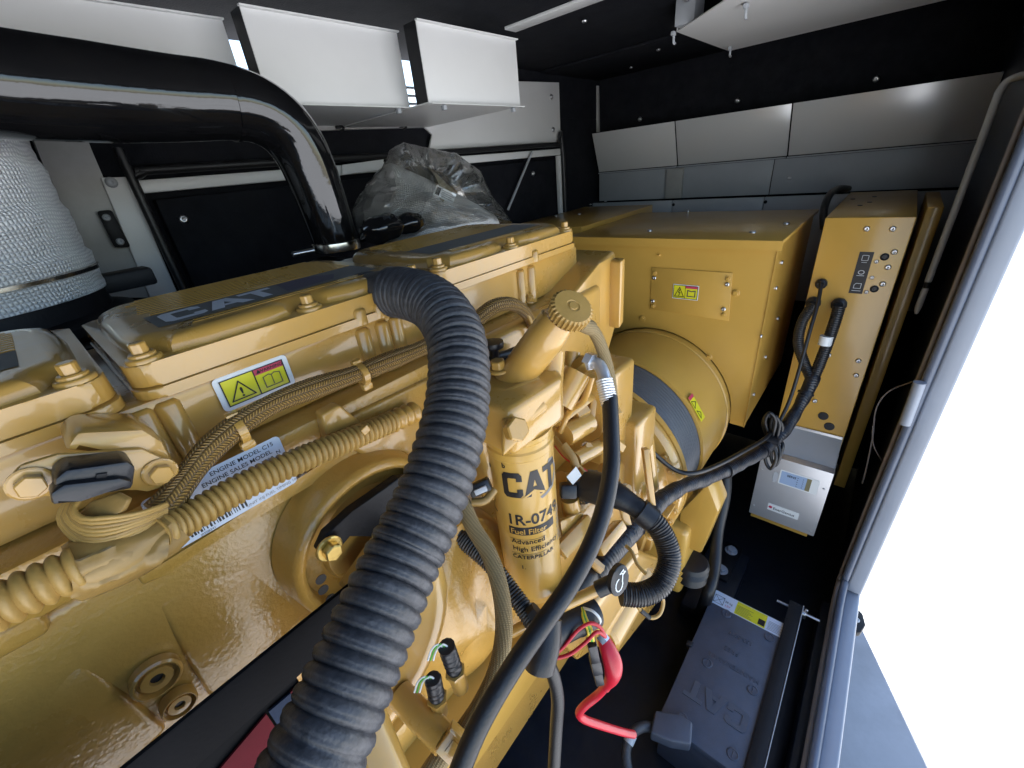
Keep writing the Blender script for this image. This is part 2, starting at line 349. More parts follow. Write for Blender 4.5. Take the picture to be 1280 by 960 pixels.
CATLET = {"C": [[(3, 0), (18, 0), (21, 3), (21, 9), (15, 9), (15, 5.5), (7, 5.5), (6, 6.5), (6, 19.5), (7, 20.5), (15, 20.5), (15, 17), (21, 17), (21, 23), (18, 26), (3, 26), (0, 23), (0, 3)]],
          "A": [[(22, 0), (29, 0), (34, 17), (34, 26), (30, 26)], [(39, 0), (46, 0), (38, 26), (34, 26), (34, 17)], [(30.5, 5), (37.5, 5), (36, 10), (32, 10)]],
          "T": [[(44, 20.5), (51, 20.5), (51, 0), (57, 0), (57, 20.5), (64, 20.5), (64, 26), (44, 26)]]}
def block_letter(ch, h, sx=1.0):
    b = B(); k = h/26
    for q in CATLET[ch]: b.poly([(x*k*sx, y*k, 0) for x, y in q])
    b.bm.normal_update(); bmesh.ops.triangulate(b.bm, faces=b.bm.faces[:])
    return b
class Frame:
    """a flat print area: origin, u (right), v (up) in world; n out of the surface"""
    def __init__(s, o, u, v): s.o = V(o); s.u = V(u).normalized(); s.v = (V(v)-s.u*V(v).dot(s.u)).normalized(); s.n = s.u.cross(s.v)
    def p(s, x, y, z=0): return s.o+s.u*x+s.v*y+s.n*z
    def poly(s, name, pts, m, parent, z=0.0004): 
        b = B(); b.poly([s.p(x, y, z) for x, y in pts]); o = make(name, b, m, parent, 0); return o
    def plate(s, name, pts, m, parent, th=0.0006, z=0.0003, bev=0.0): 
        b = B(); b.prism([s.p(x, y, z) for x, y in pts], s.n*th, bev); return make(name, b, m, parent, 30)
    def text(s, name, txt, x, y, size, m, parent, z=0.0008, bold=0.0, align='LEFT', sx=1.0, space=1.0, rot=0.0):
        b = text_bm(txt, size, bold, space, align)
        cr, sr = math.cos(rot), math.sin(rot)
        for v in b.bm.verts: 
            a, c = v.co.x*sx, v.co.y; v.co = s.p(x+a*cr-c*sr, y+a*sr+c*cr, z)
        return make(name, b, m, parent, 0)
    def line(s, name, pts, wd, m, parent, z=0.0008, closed=False):
        b = B(); n = len(pts)
        for i in range(n if closed else n-1):
            a, c = V((*pts[i], 0)), V((*pts[(i+1) % n], 0)); d = (c-a).normalized(); e = V((-d.y, d.x, 0))*wd/2; a = a-d*wd/2; c = c+d*wd/2
            zz = z+0.00001*i
            b.poly([s.p(q.x, q.y, zz) for q in (a+e, a-e, c-e, c+e)])
        return make(name, b, m, parent, 0)
def rrect(x0, y0, x1, y1, r, n=4):
    out = []
    for cx, cy, a in ((x1-r, y0+r, -90), (x1-r, y1-r, 0), (x0+r, y1-r, 90), (x0+r, y0+r, 180)):
        for k in range(n+1): t = math.radians(a+90*k/n); out.append((cx+r*math.cos(t), cy+r*math.sin(t)))
    return out
def cable(name, pts, r, m, parent=None, seg=12, step=0.006, label=None, cat="cable", group=None, smooth=50):
    b = B(); b.tube(pts, r, seg, step); o = make(name, b, m, parent, smooth)
    if label: tag(o, label, cat, group)
    return o
# ================================================================== the setting: ground, floor, housing walls
LW, BW, RW, CE = 1.50, 2.65, -0.19, 2.155     # left wall, back wall, right wall (inner faces), ceiling
GZ = -0.85
b = B(); b.box((-60, -60, GZ-0.3), (60, 60, GZ)); ground = struct(make("ground", b, m_conc, None, 0))
b = B(); b.box((-1.7, -0.2435, -0.12), (2.75, 1.58, 0.0), 0.004); floor = struct(make("floor", b, m_floor, None, 30))
# fuel tank base under the floor, stepped in from the sill
b = B(); b.box((-1.7, -0.24, GZ+0.002), (2.75, 1.55, -0.123), 0.01); tank = make("base_tank", b, m_blackm, None, 30)
tag(tank, "black steel base tank under the housing floor", "tank")

# ---- ceiling of black foam, with a white rib
b = B(); b.box((-1.7, -0.245, CE), (2.75, 1.58, CE+0.06)); ceiling = struct(make("ceiling", b, m_foam, None, 0))
b = B(); b.box((1.335, -0.18, CE-0.010), (1.392, 1.10, CE-0.001), 0.002); make("rib", b, m_white, ceiling, 30)
b = B(); b.box((2.05, 0.3, CE-0.012), (2.62, 1.48, CE-0.001), 0.004); make("foam_panel", b, m_foam, ceiling, 30)
for x, y in ((1.5, .9), (1.62, .62), (2.2, .95), (2.45, 1.2), (1.9, .2), (2.4, .1)): screw(ceiling, (x, y, CE-0.012), (0, 0, -1), 0.009)

# ---- left wall: foam sheet with a vent opening near the roof
wl = struct(bpy.data.objects.new("wall_left", None)); COL.objects.link(wl); wl.location = (0.5, LW, 0)
def wbox(name, lo, hi, m, par, bev=0.0): 
    b = B(); b.box(lo, hi, bev); return make(name, b, m, par, 30)
wbox("wall_sheet", (-1.7, LW, 0.001), (2.75, LW+0.05, 1.955), m_foam, wl)
wbox("wall_sheet", (1.52, LW, 1.956), (2.75, LW+0.05, CE-.001), m_foam, wl)
wbox("wall_sheet", (-1.7, LW, 1.956), (0.25, LW+0.05, CE-.001), m_foam, wl)
for k in range(9):                                                     # vent grille bars in the opening
    x = 0.32+0.145*k
    wbox("grille_bar", (x-0.004, LW+0.012, 1.957), (x+0.004, LW+0.020, CE-.002), m_blackm, wl)
for k in range(4):
    z = 1.975+0.026*k
    wbox("louvre", (0.255, LW+0.022, z), (1.515, LW+0.034, z+0.008), m_zincgrey, wl)
# panels on the left wall (outlines surveyed on the plane just in front of the foam)
def wallpanel(name, px, m, par, Yp, th=0.008, bev=0.002):
    b = B(); b.prism([P(x, y, Y=Yp) for x, y in px], (0, th, 0), bev); return make(name, b, m, par, 30)
p1 = wallpanel("wall_panel", [(531, 98), (699, 103), (701, 178), (536, 188), (541, 168), (531, 160)], m_white, wl, 1.470)
for x, y in ((689, 121), (691, 162)): screw(p1, P(x, y, Y=1.469), (0, -1, 0), 0.012)
p2 = wallpanel("clip_rail", [(300, 140), (531, 137), (532, 159), (300, 166)], m_greyw, wl, 1.462, 0.02)
for x, y in ((421, 156), (500, 155), (418, 143), (497, 144)): 
    b = B(); q = P(x, y, Y=1.458); b.box(q+V((-.008, -.012, -.012)), q+V((.008, .002, .012)), .003); b.tube([q+V((0, -.01, .0)), q+V((.01, -.02, -.012)), q+V((.0, -.012, -.02))], .004, 8, .004); make("clip", b, m_blackm, p2, 40)
# grey column left of the door with its latch plate
p3 = wallpanel("column", [(20, 120), (100, 150), (128, 222), (218, 372), (118, 372)], m_greyw, wl, 1.466, 0.03)
p4 = wallpanel("door_frame", [(126, 222), (160, 221), (222, 366), (188, 372)], m_white, wl, 1.455, 0.01)
b = B(); b.prism([P(x, y, Y=1.454) for x, y in ((120, 264), (139, 262), (163, 309), (143, 310))], (0, -0.012, 0), 0.006); make("latch_plate", b, m_blackm, p3, 40)
for x, y in ((133, 272), (150, 302)): screw(p3, P(x, y, Y=1.441), (0, -1, 0), 0.008, m_zincgrey)
screw(p4, P(139, 228, Y=1.454), (0, -1, 0), 0.012, m_zincgrey); 
# the door on the far side: white flange, rubber seal, black foam leaf
door = thing("side_door", "closed black foam lined door in the left wall behind the engine", "door", (1.2, LW-0.04, 0.0))
x0, x1, zt = P(165, 226, Y=1.45).x, P(699, 190, Y=1.45).x, P(165, 226, Y=1.45).z
wbox("door_leaf", (x0+0.03, LW-0.04, 0.02), (x1-0.03, LW-0.006, zt-0.045), m_foam, door, 0.006)
b = B(); b.box((x0-.01, LW-0.052, zt-0.030), (x1+.01, LW-0.030, zt+0.0), 0.004); make("top_flange", b, m_white, door, 30)
b = B(); b.box((x1-0.012, LW-0.053, 0.3), (x1+0.012, LW-0.031, zt-0.032), 0.004); make("side_flange", b, m_white, door, 30)
seal = [V((x0, LW-.06, .4)), V((x0, LW-.06, zt-.03)), V((x0+.004, LW-.06, zt+.0)), V((x0+.03, LW-.06, zt+.018)), V((x0+.09, LW-.06, zt+.020)), V(((x0+x1)/2, LW-.06, zt+.018)), V((x1-.08, LW-.06, zt+.020)), V((x1-.02, LW-.06, zt+.012)), V((x1+.02, LW-.06, zt-.03)), V((x1+.022, LW-.06, .4))]
b = B(); b.tube(seal, 0.011, 10, 0.02); make("seal", b, m_rub, door, 50)
b = B(); b.tube([P(665, 190, Y=1.43), P(635, 262, Y=1.43)], 0.006, 8, .05); make("stay_rod", b, m_zincgrey, door, 50)
for x, y in ((229, 274), (666, 217)): screw(door, P(x, y, Y=LW-.041), (0, -1, 0), 0.012)
wallpanel("flange_sheet", [(428, 206), (480, 199), (478, 212), (428, 219)], m_white, door, 1.435, 0.01)

# ---- white sheet metal baffles in front of the roof vent
def baffle(name, x0, x1, yf, zb, zt, label, open_left=True):
    t = thing(name, label, "baffle", ((x0+x1)/2, yf, zb), "white sheet baffles below the roof")
    b = B(); b.box((x0, yf, zb), (x1, yf+0.003, zt), 0.001); make("front_sheet", b, m_white, t, 30)
    b = B(); b.box((x0+0.001, yf+0.0035, zb), (x1-0.001, LW-0.01, zb+0.003)); make("bottom_sheet", b, m_white, t, 30)
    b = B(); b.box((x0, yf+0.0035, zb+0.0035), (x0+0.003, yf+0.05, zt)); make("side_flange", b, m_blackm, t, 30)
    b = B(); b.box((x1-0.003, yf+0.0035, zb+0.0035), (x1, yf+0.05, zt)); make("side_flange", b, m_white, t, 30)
    b = B(); b.box((x0, yf-0.014, zb-0.003), (x1+0.006, yf-0.0005, zb-0.0005)); make("lip", b, m_white, t, 30)
    b = B(); b.box((x0-0.004, yf-0.010, zt-0.003), (x1, yf-0.0005, zt)); make("top_lip", b, m_white, t, 30)
    for k in (0.12, 0.88):
        b = B(); q = V((x0+(x1-x0)*k, yf-0.006, zb-0.004)); b.box(q+V((-.006, -.006, -.012)), q+V((.006, .006, 0)), .002); make("clip", b, m_zincgrey, t, 30)
    return t
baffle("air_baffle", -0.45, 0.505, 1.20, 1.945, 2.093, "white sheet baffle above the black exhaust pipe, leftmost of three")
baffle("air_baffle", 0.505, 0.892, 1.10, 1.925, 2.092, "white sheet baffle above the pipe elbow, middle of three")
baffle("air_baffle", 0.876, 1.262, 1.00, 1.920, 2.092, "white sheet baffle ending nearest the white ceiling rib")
# white duct plate hanging under the ceiling on the right
t = thing("ceiling_duct_plate", "white folded duct plate hanging from the ceiling above the generator box", "duct plate", (1.9, 0.3, Z(-.335)))
zb = Z(-.335)
b = B(); b.prism([(2.25, .668, zb), (2.25, -.06, zb), (1.45, -.06, zb), (1.45, .42, zb), (1.69, .668, zb)], (0, 0, .003)); make("bottom_sheet", b, m_white, t, 30)
b = B(); b.box((1.69, .668, zb), (2.252, .672, zb+.03)); make("side_flange", b, m_white, t, 30)
b = B(); b.box((2.2525, -.06, zb), (2.256, .668, zb+.085)); make("back_flange", b, m_white, t, 30)
b = B(); b.box((1.64, .60, zb+.004), (1.72, .66, CE-.001), .002); make("hanger", b, m_zincgrey, t, 30)
for x, y in ((842, 39), (933, 4), (913, 58)):
    q = P(x, y, D=-.333); b = B(); b.box(q+V((-.010, -.006, -.012)), q+V((.010, .006, 0)), .003); b.tube([q+V((.004, 0, -.006)), q+V((.006, 0, -.028)), q+V((.016, 0, -.03))], .004, 8, .004); make("clip", b, m_zincgrey, t, 40)

# ---- back wall
wb = struct(bpy.data.objects.new("wall_back", None)); COL.objects.link(wb); wb.location = (BW, 0.5, 0)
wbox("wall_sheet", (BW, -0.245, 0.001), (BW+.05, LW-0.001, CE-.001), m_foam, wb)
# corner foam and white post
b = B(); b.prism([P(x, y, X=2.62) for x, y in ((734, 108), (747, 107), (748, 165), (736, 167))], (.02, 0, 0), .002); make("post", b, m_greyw, wb, 30)
b = B(); b.prism([P(x, y, X=2.56) for x, y in ((702, 184), (712, 190), (722, 214), (722, 252), (702, 252))], (.02, 0, 0), .002); make("foam_offcut", b, m_foam, wb, 30)
for x, y in ((716, 134),): screw(wb, P(x, y, X=2.645), (-1, 0, 0), 0.015)
for x, y in ((922, 126), (1095, 99), (800, 149)): screw(wb, P(x, y, X=2.645), (-1, 0, 0), 0.012)
zt_, zm_, zl_ = Z(-.1265), Z(.082), Z(.25)
edges = [(1.46, .975), (.968, .452), (.446, -.185)]
lab = ["plain", "plain", "bright"]
for i, (ya, yb) in enumerate(edges):
    b = B(); b.prism([(2.50, ya, zt_-.0), (2.575, ya-.004, zm_), (2.581, ya-.004, zm_+.002), (2.506, ya, zt_)], (0, yb-ya, 0), 0.001)
    make("deflector_panel", b, m_zinc, wb, 30)
    b = B(); b.box((2.572, yb, zm_-.010), (2.59, ya, zm_-.004)); make("return_flange", b, m_zincgrey, wb, 30)
spl = [(1.46, .985), (.982, .50), (.496, -.185)]
for i, (ya, yb) in enumerate(spl):
    wbox("backing_sheet", (2.585, yb, zl_), (2.592, ya, zm_-.012), m_zincgrey, wb, .001)
wbox("bracket_tab", (2.560, .93, zl_+.002), (2.583, 1.02, zm_-.014), m_greyw, wb, .002)
for y_ in (.945, .42): screw(wb, (2.5845, y_, zl_+.07), (-1, 0, 0), .009)
for ya, yb in ((1.46, 0.955), (.95, .50), (.496, -.185)): wbox("lower_ledge", (2.50, yb, 1.0), (2.515, ya, zl_-.003), m_zincgrey, wb, .001)
for y_ in (.945, .49): screw(wb, (2.4995, y_, zl_-.025), (-1, 0, 0), .008, m_blackm)

# ---- right wall with the door opening (the photographer leans in through it)
wr = struct(bpy.data.objects.new("wall_right", None)); COL.objects.link(wr); wr.location = (2.0, RW, 0)
JX = 1.515
wbox("wall_sheet", (JX+.05, -0.235, 0.001), (BW-.001, RW, CE-.001), m_navy, wr)
wbox("wall_sheet", (-1.7, -0.235, 2.10), (JX+.049, RW, CE-.001), m_foam, wr)
wbox("wall_sheet", (-1.7, -0.235, 0.001), (-1.45, RW, 2.099), m_foam, wr)
# jamb: grey painted post and sill with seals
jm = thing("door_jamb", "pale blue grey door post and sill framing the open doorway", "door frame", (JX, -.24, 0))
b = B(); b.box((JX, -.2425, 0.205), (JX+.049, -.196, 2.099), .008, 3); make("post", b, m_gray, jm, 40)
b = B(); b.box((-1.3, -.2425, .0), (JX+.049, -.196, .203), .008, 3); make("sill", b, m_gray, jm, 40)
b = B(); b.tube([(JX+.012, -.186, 2.09), (JX+.012, -.186, 1.2), (JX+.012, -.186, .32), (JX-.005, -.186, .245), (JX-.07, -.186, .215), (JX-.3, -.186, .212), (0, -.186, .212), (-1.2, -.186, .212)], .0125, 12, .02); make("seal", b, m_seal, jm, 50)
b = B(); b.tube([(JX+.045, -.172, 2.09), (JX+.045, -.172, 1.2), (JX+.045, -.172, .30), (JX+.02, -.172, .20), (JX-.08, -.172, .165), (JX-.3, -.172, .165), (0, -.172, .165), (-1.2, -.172, .165)], .007, 10, .02); make("seal_edge", b, m_brown, jm, 50)
b = B(); b.tube([P(1131, 530, X=JX-.012), P(1150, 478, X=JX-.012)], .014, 14, .05); make("hinge_barrel", b, m_gray, jm, 50)
# gas strut beside the panel
gs = thing("gas_strut", "slim grey rod leaning beside the dark right wall", "strut", P(1142, 398, X=1.8))
b = B(); b.tube([P(1300, 90, X=1.78), P(1275, 95, X=1.79), P(1260, 101, X=1.80), P(1250, 114, X=1.80), P(1238, 145, X=1.80), P(1160, 352, X=1.80)], .0088, 14, .01); make("cylinder", b, m_greyw, gs, 50)
b = B(); b.tube([P(1160, 352, X=1.80), P(1156, 362, X=1.80)], .0065, 12, .05); make("collar", b, m_blackm, gs, 50)
b = B(); b.tube([P(1157, 360, X=1.80), P(1145, 392, X=1.80)], lambda a, L: .0085 if a < .06 else .0085-.004*(a-.06)/(L-.06+1e-6), 14, .01); make("rod_end", b, m_greyw, gs, 50)
cable("cable_tie", [P(1140, 477, X=1.66), P(1110, 490, X=1.66), P(1095, 512, X=1.66), P(1091, 545, X=1.66), P(1083, 585, X=1.66), P(1078, 604, X=1.66)], .0022, m_brown, None, 6, .01, "thin brown cable tie end hanging by the door post", "cable tie")
cable("cable_tie", [P(1091, 532, X=1.655), P(1092, 556, X=1.655), P(1103, 577, X=1.655)], .0022, m_brown, None, 6, .01, "short curved brown tie end under the longer one", "cable tie")
# radiator end closes the housing behind the photographer
wf = struct(make("wall_front", (lambda q: (q.box((-1.75, -.245, .001), (-1.7, 1.58, CE-.001)), q)[1])(B()), m_rad, None, 0))
# lug outside, below the sill
b = B(); b.prism([(1.60, -.245, -.13), (1.75, -.245, -.13), (1.75, -.275, -.13), (1.725, -.305, -.13), (1.675, -.318, -.13), (1.625, -.305, -.13), (1.60, -.275, -.13)], (0, 0, .03), .006); lug = make("lifting_lug", b, m_blackm, None, 40)
tag(lug, "rounded black lug sticking out below the sill outside", "lug")
screw(lug, (1.675, -.285, -.099), (0, 0, 1), .012, m_zincgrey, "bolt")
# ================================================================== diesel engine
eng = thing("diesel_engine", "large yellow painted diesel engine filling the left half of the housing", "engine", (0.1, 0.6, 0.3))
YF = 0.50                                                       # near face of the valve covers
def ebox(name, lo, hi, m=None, bev=0.004, par=None, seg=2):     # lo/hi given with D (below the lens) instead of Z
    b = B(); b.box((lo[0], lo[1], Z(hi[2])), (hi[0], hi[1], Z(lo[2])), bev, seg); return make(name, b, m or m_yel, par or eng, 40)
# --- crankcase and head
block = ebox("engine_block", (-.75, .478, .30), (.87, .74, .80), m_yelcast, .012, None, 3)
ebox("upper_deck", (-.75, .470, .243), (.865, .75, .299), m_yelcast, .006, block)
head = ebox("cylinder_head", (-.75, .506, .165), (.80, .805, .241), m_yel, .006)
# vertical half round bosses on the head side
for x in (-.285, -.255, -.235, .018, .040, .262, .292, .315, .60, .632):
    b = B(); b.lathe([(.0115, 0), (.0115, .066), (.008, .070), (0, .070)], (x, .509, Z(.2405)), (0, 0, 1), 20); make("boss", b, m_yel, head, 50)
for x in (-.01, .075, .36, .61): bolt(head, (x, .4985, Z(.232)), (0, -.5, 1), .0075, .010)
# --- three valve covers
def scallop_outline(x0, x1, y0, y1, notches, r=.03, rn=.027):
    """plan outline with rounded corners and round notches at the bolts of the near and far side"""
    pts = []
    def side(ya, sgn, xs, rev):
        seg = []
        for xn in xs:
            for k in range(9):
                a = math.pi*k/8; seg.append((xn - rn*math.cos(a), ya + sgn*rn*1.05*math.sin(a)))
        return seg[::-1] if rev else seg
    rc_ = .033
    L = [(x0+rc_*math.cos(math.pi/2*(1-k/7)), y0+rc_*math.sin(math.pi/2*(1-k/7))) for k in range(8)]
    R = [(x1+rc_*math.cos(math.pi*(1-.5*k/7)), y0+rc_*math.sin(math.pi*(1-.5*k/7))) for k in range(8)]
    R2 = [(x1-r+r*math.cos(math.pi/2*k/5), y1-r+r*math.sin(math.pi/2*k/5)) for k in range(6)]
    L2 = [(x0+r-r*math.sin(math.pi/2*k/5), y1-r+r*math.cos(math.pi/2*k/5)) for k in range(6)]
    return L+side(y0, 1, notches, False)+R+R2+L2
def offset(pts, d):
    n = len(pts); out = []
    for i in range(n):
        a, c = V((*pts[i-1], 0)), V((*pts[(i+1) % n], 0)); t = (c-a).normalized(); out.append((pts[i][0]-t.y*d, pts[i][1]+t.x*d))
    return out
def smooth_pts(pts, it=1):
    for _ in range(it):
        n = len(pts); pts = [((pts[i-1][0]+2*pts[i][0]+pts[(i+1) % n][0])/4, (pts[i-1][1]+2*pts[i][1]+pts[(i+1) % n][1])/4) for i in range(n)]
    return pts
def valve_cover(x0, x1, mid, decal, ends=(True, True), lab=None):
    y0, y1 = YF, .805
    root = None
    b = B(); b.prism([(x, y, Z(.164)) for x, y in rrect(x0, y0-.004, x1, y1, .022, 5)], (0, 0, .0105), .002); fl = make("valve_cover", b, m_yel, eng, 40)
    b = B(); b.prism([(x, y, Z(.1525)) for x, y in rrect(x0+.002, y0-.001, x1-.002, y1-.002, .021, 5)], (0, 0, .0235), .004); make("flange", b, m_yel, fl, 40)
    ns = [mid]
    o = scallop_outline(x0+.012, x1-.012, y0+.006, y1-.008, [mid], .06, .028)
    rings = []
    for zz, d in ((.131, -.003), (.128, .0), (.1235, .001), (.119, .0045), (.1155, .010), (.1136, .0165), (.1130, .020), (.1130, .023)):
        q = smooth_pts(offset(o, d), 1+int(d*60)); rings.append([(x, y, Z(zz)) for x, y in q])
    b = B(); b.loft(rings); make("dome", b, m_yel, fl, 33)
    # raised ribs along the top, decal band between them
    xa, xb = x0+.048, x1-.048
    for y in [.541, .551] + [.641+.0125*k for k in range(11)]:
        ca = .022 if y < .6 else .012*max(0, (y-.74)/.03)
        b = B(); b.box((xa+ca+.004*((y*1000) % 3), y-.0026, Z(.1128)), (xb-ca, y+.0026, Z(.1117)), .0005, 1); make("rib", b, m_yel, fl, 40)
    f = Frame((xa, .5590, Z(.1129)), (1, 0, 0), (0, 1, 0))
    f.poly("decal_band", [(0, 0), (xb-xa, 0), (xb-xa, .074), (0, .074)], m_decal, fl, .0006)
    if decal:
        for ch in "CAT":
            lb = block_letter(ch, .054, .95)
            for v in lb.bm.verts: v.co = f.p(.010+v.co.x, .009+v.co.y, .0014)
            make("lettering", lb, m_decalc, fl, 0)
        f.poly("triangle_mark", [(.140, .006), (.205, .010), (.222, .040), (.195, .068), (.150, .068)], m_trian, fl, .0010)
    for xn in ([x0+.021] if ends[0] else []) + [mid] + ([x1-.021] if ends[1] else []):
        yb = y0+.016
        b = B(); b.lathe([(.0150, 0), (.0150, .003), (.0135, .0045), (0, .0045)], (xn, yb, Z(.1292)), (0, 0, 1), 24); make("boss", b, m_yel, fl, 50)
        bolt(fl, (xn, yb, Z(.1248)), (0, 0, 1), .0078, .011)
    return fl
vc1 = valve_cover(-.365, .014, -.175, False, (True, True))
vc2 = valve_cover(.022, .388, .209, True, (True, True))
vc3 = valve_cover(.396, .790, .592, False, (True, True))
vc1["label"] = "valve cover cut off by the left edge"; vc2["label"] = "middle valve cover with grey lettered band"; vc3["label"] = "rear valve cover nearest the generator"
# upright half round ribs on the flanges
for xn in (.262, .292, .312, .64):
    b = B(); b.lathe([(.010, 0), (.010, .018), (.007, .021), (0, .021)], (xn, .503, Z(.1635)), (0, 0, 1), 16); make("flange_rib", b, m_yel, head, 50)
# --- rear end of the head: stepped casting
b = B(); b.prism([(.795, .45, Z(.20)), (.870, .45, Z(.185)), (.885, .45, Z(.24)), (.885, .45, Z(.36)), (.84, .45, Z(.43)), (.62, .45, Z(.40)), (.62, .45, Z(.26))], (0, .26, 0), .010, 3); re = make("rear_casting", b, m_yel, eng, 40)
b = B(); b.prism([(.845, .425, Z(.205)), (.868, .425, Z(.20)), (.868, .425, Z(.35)), (.845, .425, Z(.36))], (0, .03, 0), .005); make("rib", b, m_yel, re, 40)
bolt(re, P(735, 340, Y=.50), (0, -.3, 1), .009, .014); bolt(re, P(741, 349, Y=.47), (0, -.3, 1), .006, .006)
ebox("side_cover", (.43, .44, .24), (.79, .478, .46), m_yel, .012, None, 3)
# --- block side: raised pads and recesses
def pad(name, px, Yp, th, m=m_yelcast, bev=.008, par=None):
    b = B(); b.prism([P(x, y, Y=Yp) for x, y in px], (0, th, 0), bev, 3); return make(name, b, m, par or block, 50)
pad("nameplate_land", [(170, 720), (440, 560), (440, 520), (545, 470), (545, 590), (410, 590), (270, 678), (205, 716), (180, 735)], .462, .02, m_yelcast, .004)
def slope_pad(pts, m=m_yelcast):
    b = B(); b.prism([P(x, y, Y=yy) for x, y, yy in pts], (0, .03, 0), .007, 3); return make("casting_pad", b, m, block, 60)
slope_pad([(193, 757, .4775), (318, 680, .4795), (392, 757, .4795), (330, 830, .470), (262, 875, .468)])
slope_pad([(-60, 930, .4795), (35, 890, .4795), (100, 822, .4780), (212, 912, .468), (120, 1000, .464), (-60, 1020, .470)])
pad("casting_pad", [(-40, 795), (45, 762), (62, 775), (66, 792), (-40, 850)], .470, .02, m_yelcast, .008)
pad("casting_pad", [(402, 519), (425, 506), (455, 530), (414, 572)], .452, .02, m_yel, .004)
pad("web", [(435, 560), (520, 510), (545, 575), (500, 592)], .455, .025, m_yel, .006)
for (x, y, r) in ((195, 845, .0215), (223, 877, .0165)):
    q = P(x, y, Y=.470); b = B(); b.lathe([(r, -.004), (r, .006), (r*.9, .008), (r*.84, .008), (r*.78, .001), (r*.66, .001), (r*.62, .006), (r*.3, .006), (r*.26, -.002), (0, -.002)], q, (0, -1, 0), 32); make("core_plug", b, m_yel, block, 40)
    b = B(); b.lathe([(r*.25, 0), (r*.25, .0005), (0, .0005)], q+V((0, -.0025, 0)), (0, -1, 0), 12); make("plug_hole", b, m_ink, block, 0)
# --- warning label on the head side and the silver model plate
f = Frame(P(287, 511, Y=.5035), (1, 0, 0), (0, 0, 1)); f.o = V((.081, .5035, Z(.2055))); f.u = f.u*.89; f.v = f.v*.80
lw_ = P(366, 470, Y=.503).x - P(296, 503, Y=.503).x
wl_ = f.plate("warning_label", rrect(0, 0, .088, .049, .006), m_lab, eng)
f.poly("label_field", [(.007, .006), (.081, .006), (.081, .043), (.007, .043)], m_lyel, wl_, .0012)
f.poly("label_banner", [(.045, .034), (.0805, .034), (.0805, .0425), (.045, .0425)], m_lred, wl_, .0015)
f.line("label_border", [(.007, .006), (.081, .006), (.081, .043), (.007, .043)], .0014, m_ink, wl_, .0018, True)
f.line("label_divider", [(.0445, .006), (.0445, .043)], .0014, m_ink, wl_, .0019)
f.line("warning_triangle", [(.012, .011), (.039, .011), (.0255, .036)], .0016, m_ink, wl_, .0020, True)
f.text("exclamation_mark", "!", .0255, .0135, .019, m_ink, wl_, .002, .02, 'CENTER')
f.text("lettering", "WARNING", .0655, .0362, .0062, m_ink, wl_, .002, .01, 'CENTER')
f.poly("warning_sign", [(.0475, .0358), (.0525, .0358), (.05, .0412)], m_ink, wl_, .002)
f.line("book_mark", [(.053, .012), (.0735, .012), (.0735, .028), (.067, .030), (.0632, .028), (.060, .030), (.053, .028)], .0012, m_inkfade, wl_, .002, True)
f.line("book_spine", [(.0632, .028), (.0632, .014)], .001, m_inkfade, wl_, .0021)
# model plate behind the conduit, on the raised land
ou = (P(372, 600, Y=.4605)-P(215, 690, Y=.4605)).normalized()
f = Frame(P(216, 691, Y=.4605), (1, 0, 0), (0, 0, 1)); Lx = P(372, 601, Y=.4605).x-f.o.x
np_ = f.plate("model_plate", rrect(0, 0, Lx, .0655, .005), m_labblue, eng)
f.text("lettering", "ENGINE MODEL C15", Lx*.44, .0570, .0068, m_ink, np_, .0012, .01)
f.text("lettering", "ENGINE SALES MODEL", Lx*.36, .0490, .0068, m_ink, np_, .0012, .01)
f.text("lettering", "MAX 1800", Lx*.66, .0410, .0068, m_ink, np_, .0012, .01)
f.text("lettering", "N", Lx*.93, .045, .006, m_ink, np_, .0012, .01)
f.text("lettering", "FT  2231", Lx*.78, .0335, .006, m_ink, np_, .0012, .01)
x_ = .006; random.seed(3)
while x_ < Lx*.58:
    wd = random.choice((.0008, .0012, .002)); f.poly("bar", [(x_, .0048), (x_+wd, .0048), (x_+wd, .0125), (x_, .0125)], m_ink, np_, .0011); x_ += wd+random.choice((.0009, .0014, .002))
f.text("lettering", "JRE08341", Lx*.2, .0008, .0036, m_ink, np_, .0012)
f.text("lettering", "UNIT INJ FUEL TIMING 100-5801", Lx*.56, .003, .0048, m_inkgrey, np_, .0012)

# --- round port cover with black bracket
c0 = V((.165, .455, Z(.425)))
b = B(); b.lathe([(.118, -.02), (.1125, .022), (.109, .029), (.104, .031), (.0985, .028), (.096, .02), (.094, .004), (0, .004)], c0, (0, -1, 0), 64); rg = make("port_ring", b, m_yelcast, eng, 50)
b = B(); b.lathe([(.07, 0), (.066, .012), (.05, .014), (0, .014)], c0+V((0, -.003, 0)), (0, -1, 0), 40); make("port_cover", b, m_yel, rg, 40)
bp_ = [(408, 668), (440, 640), (498, 598), (560, 590), (560, 680), (498, 668), (468, 672), (437, 668), (414, 700), (398, 690)]
b = B(); b.prism([P(x, y, Y=.405) for x, y in bp_], (0, .014, 0), .002); br = make("bracket", b, m_blackm, eng, 30); br["label"] = "black steel bracket plate on the round port"
bolt(br, P(411, 685, Y=.398), (0, -1, 0), .0105, .011, m_gold)
for x, y in ((401, 724), (404, 737), (413, 748)):
    b = B(); b.lathe([(.0065, 0), (.0065, .001), (0, .001)], P(x, y, Y=.421), (0, -1, 0), 14); make("drain_hole", b, m_ink, rg, 0)
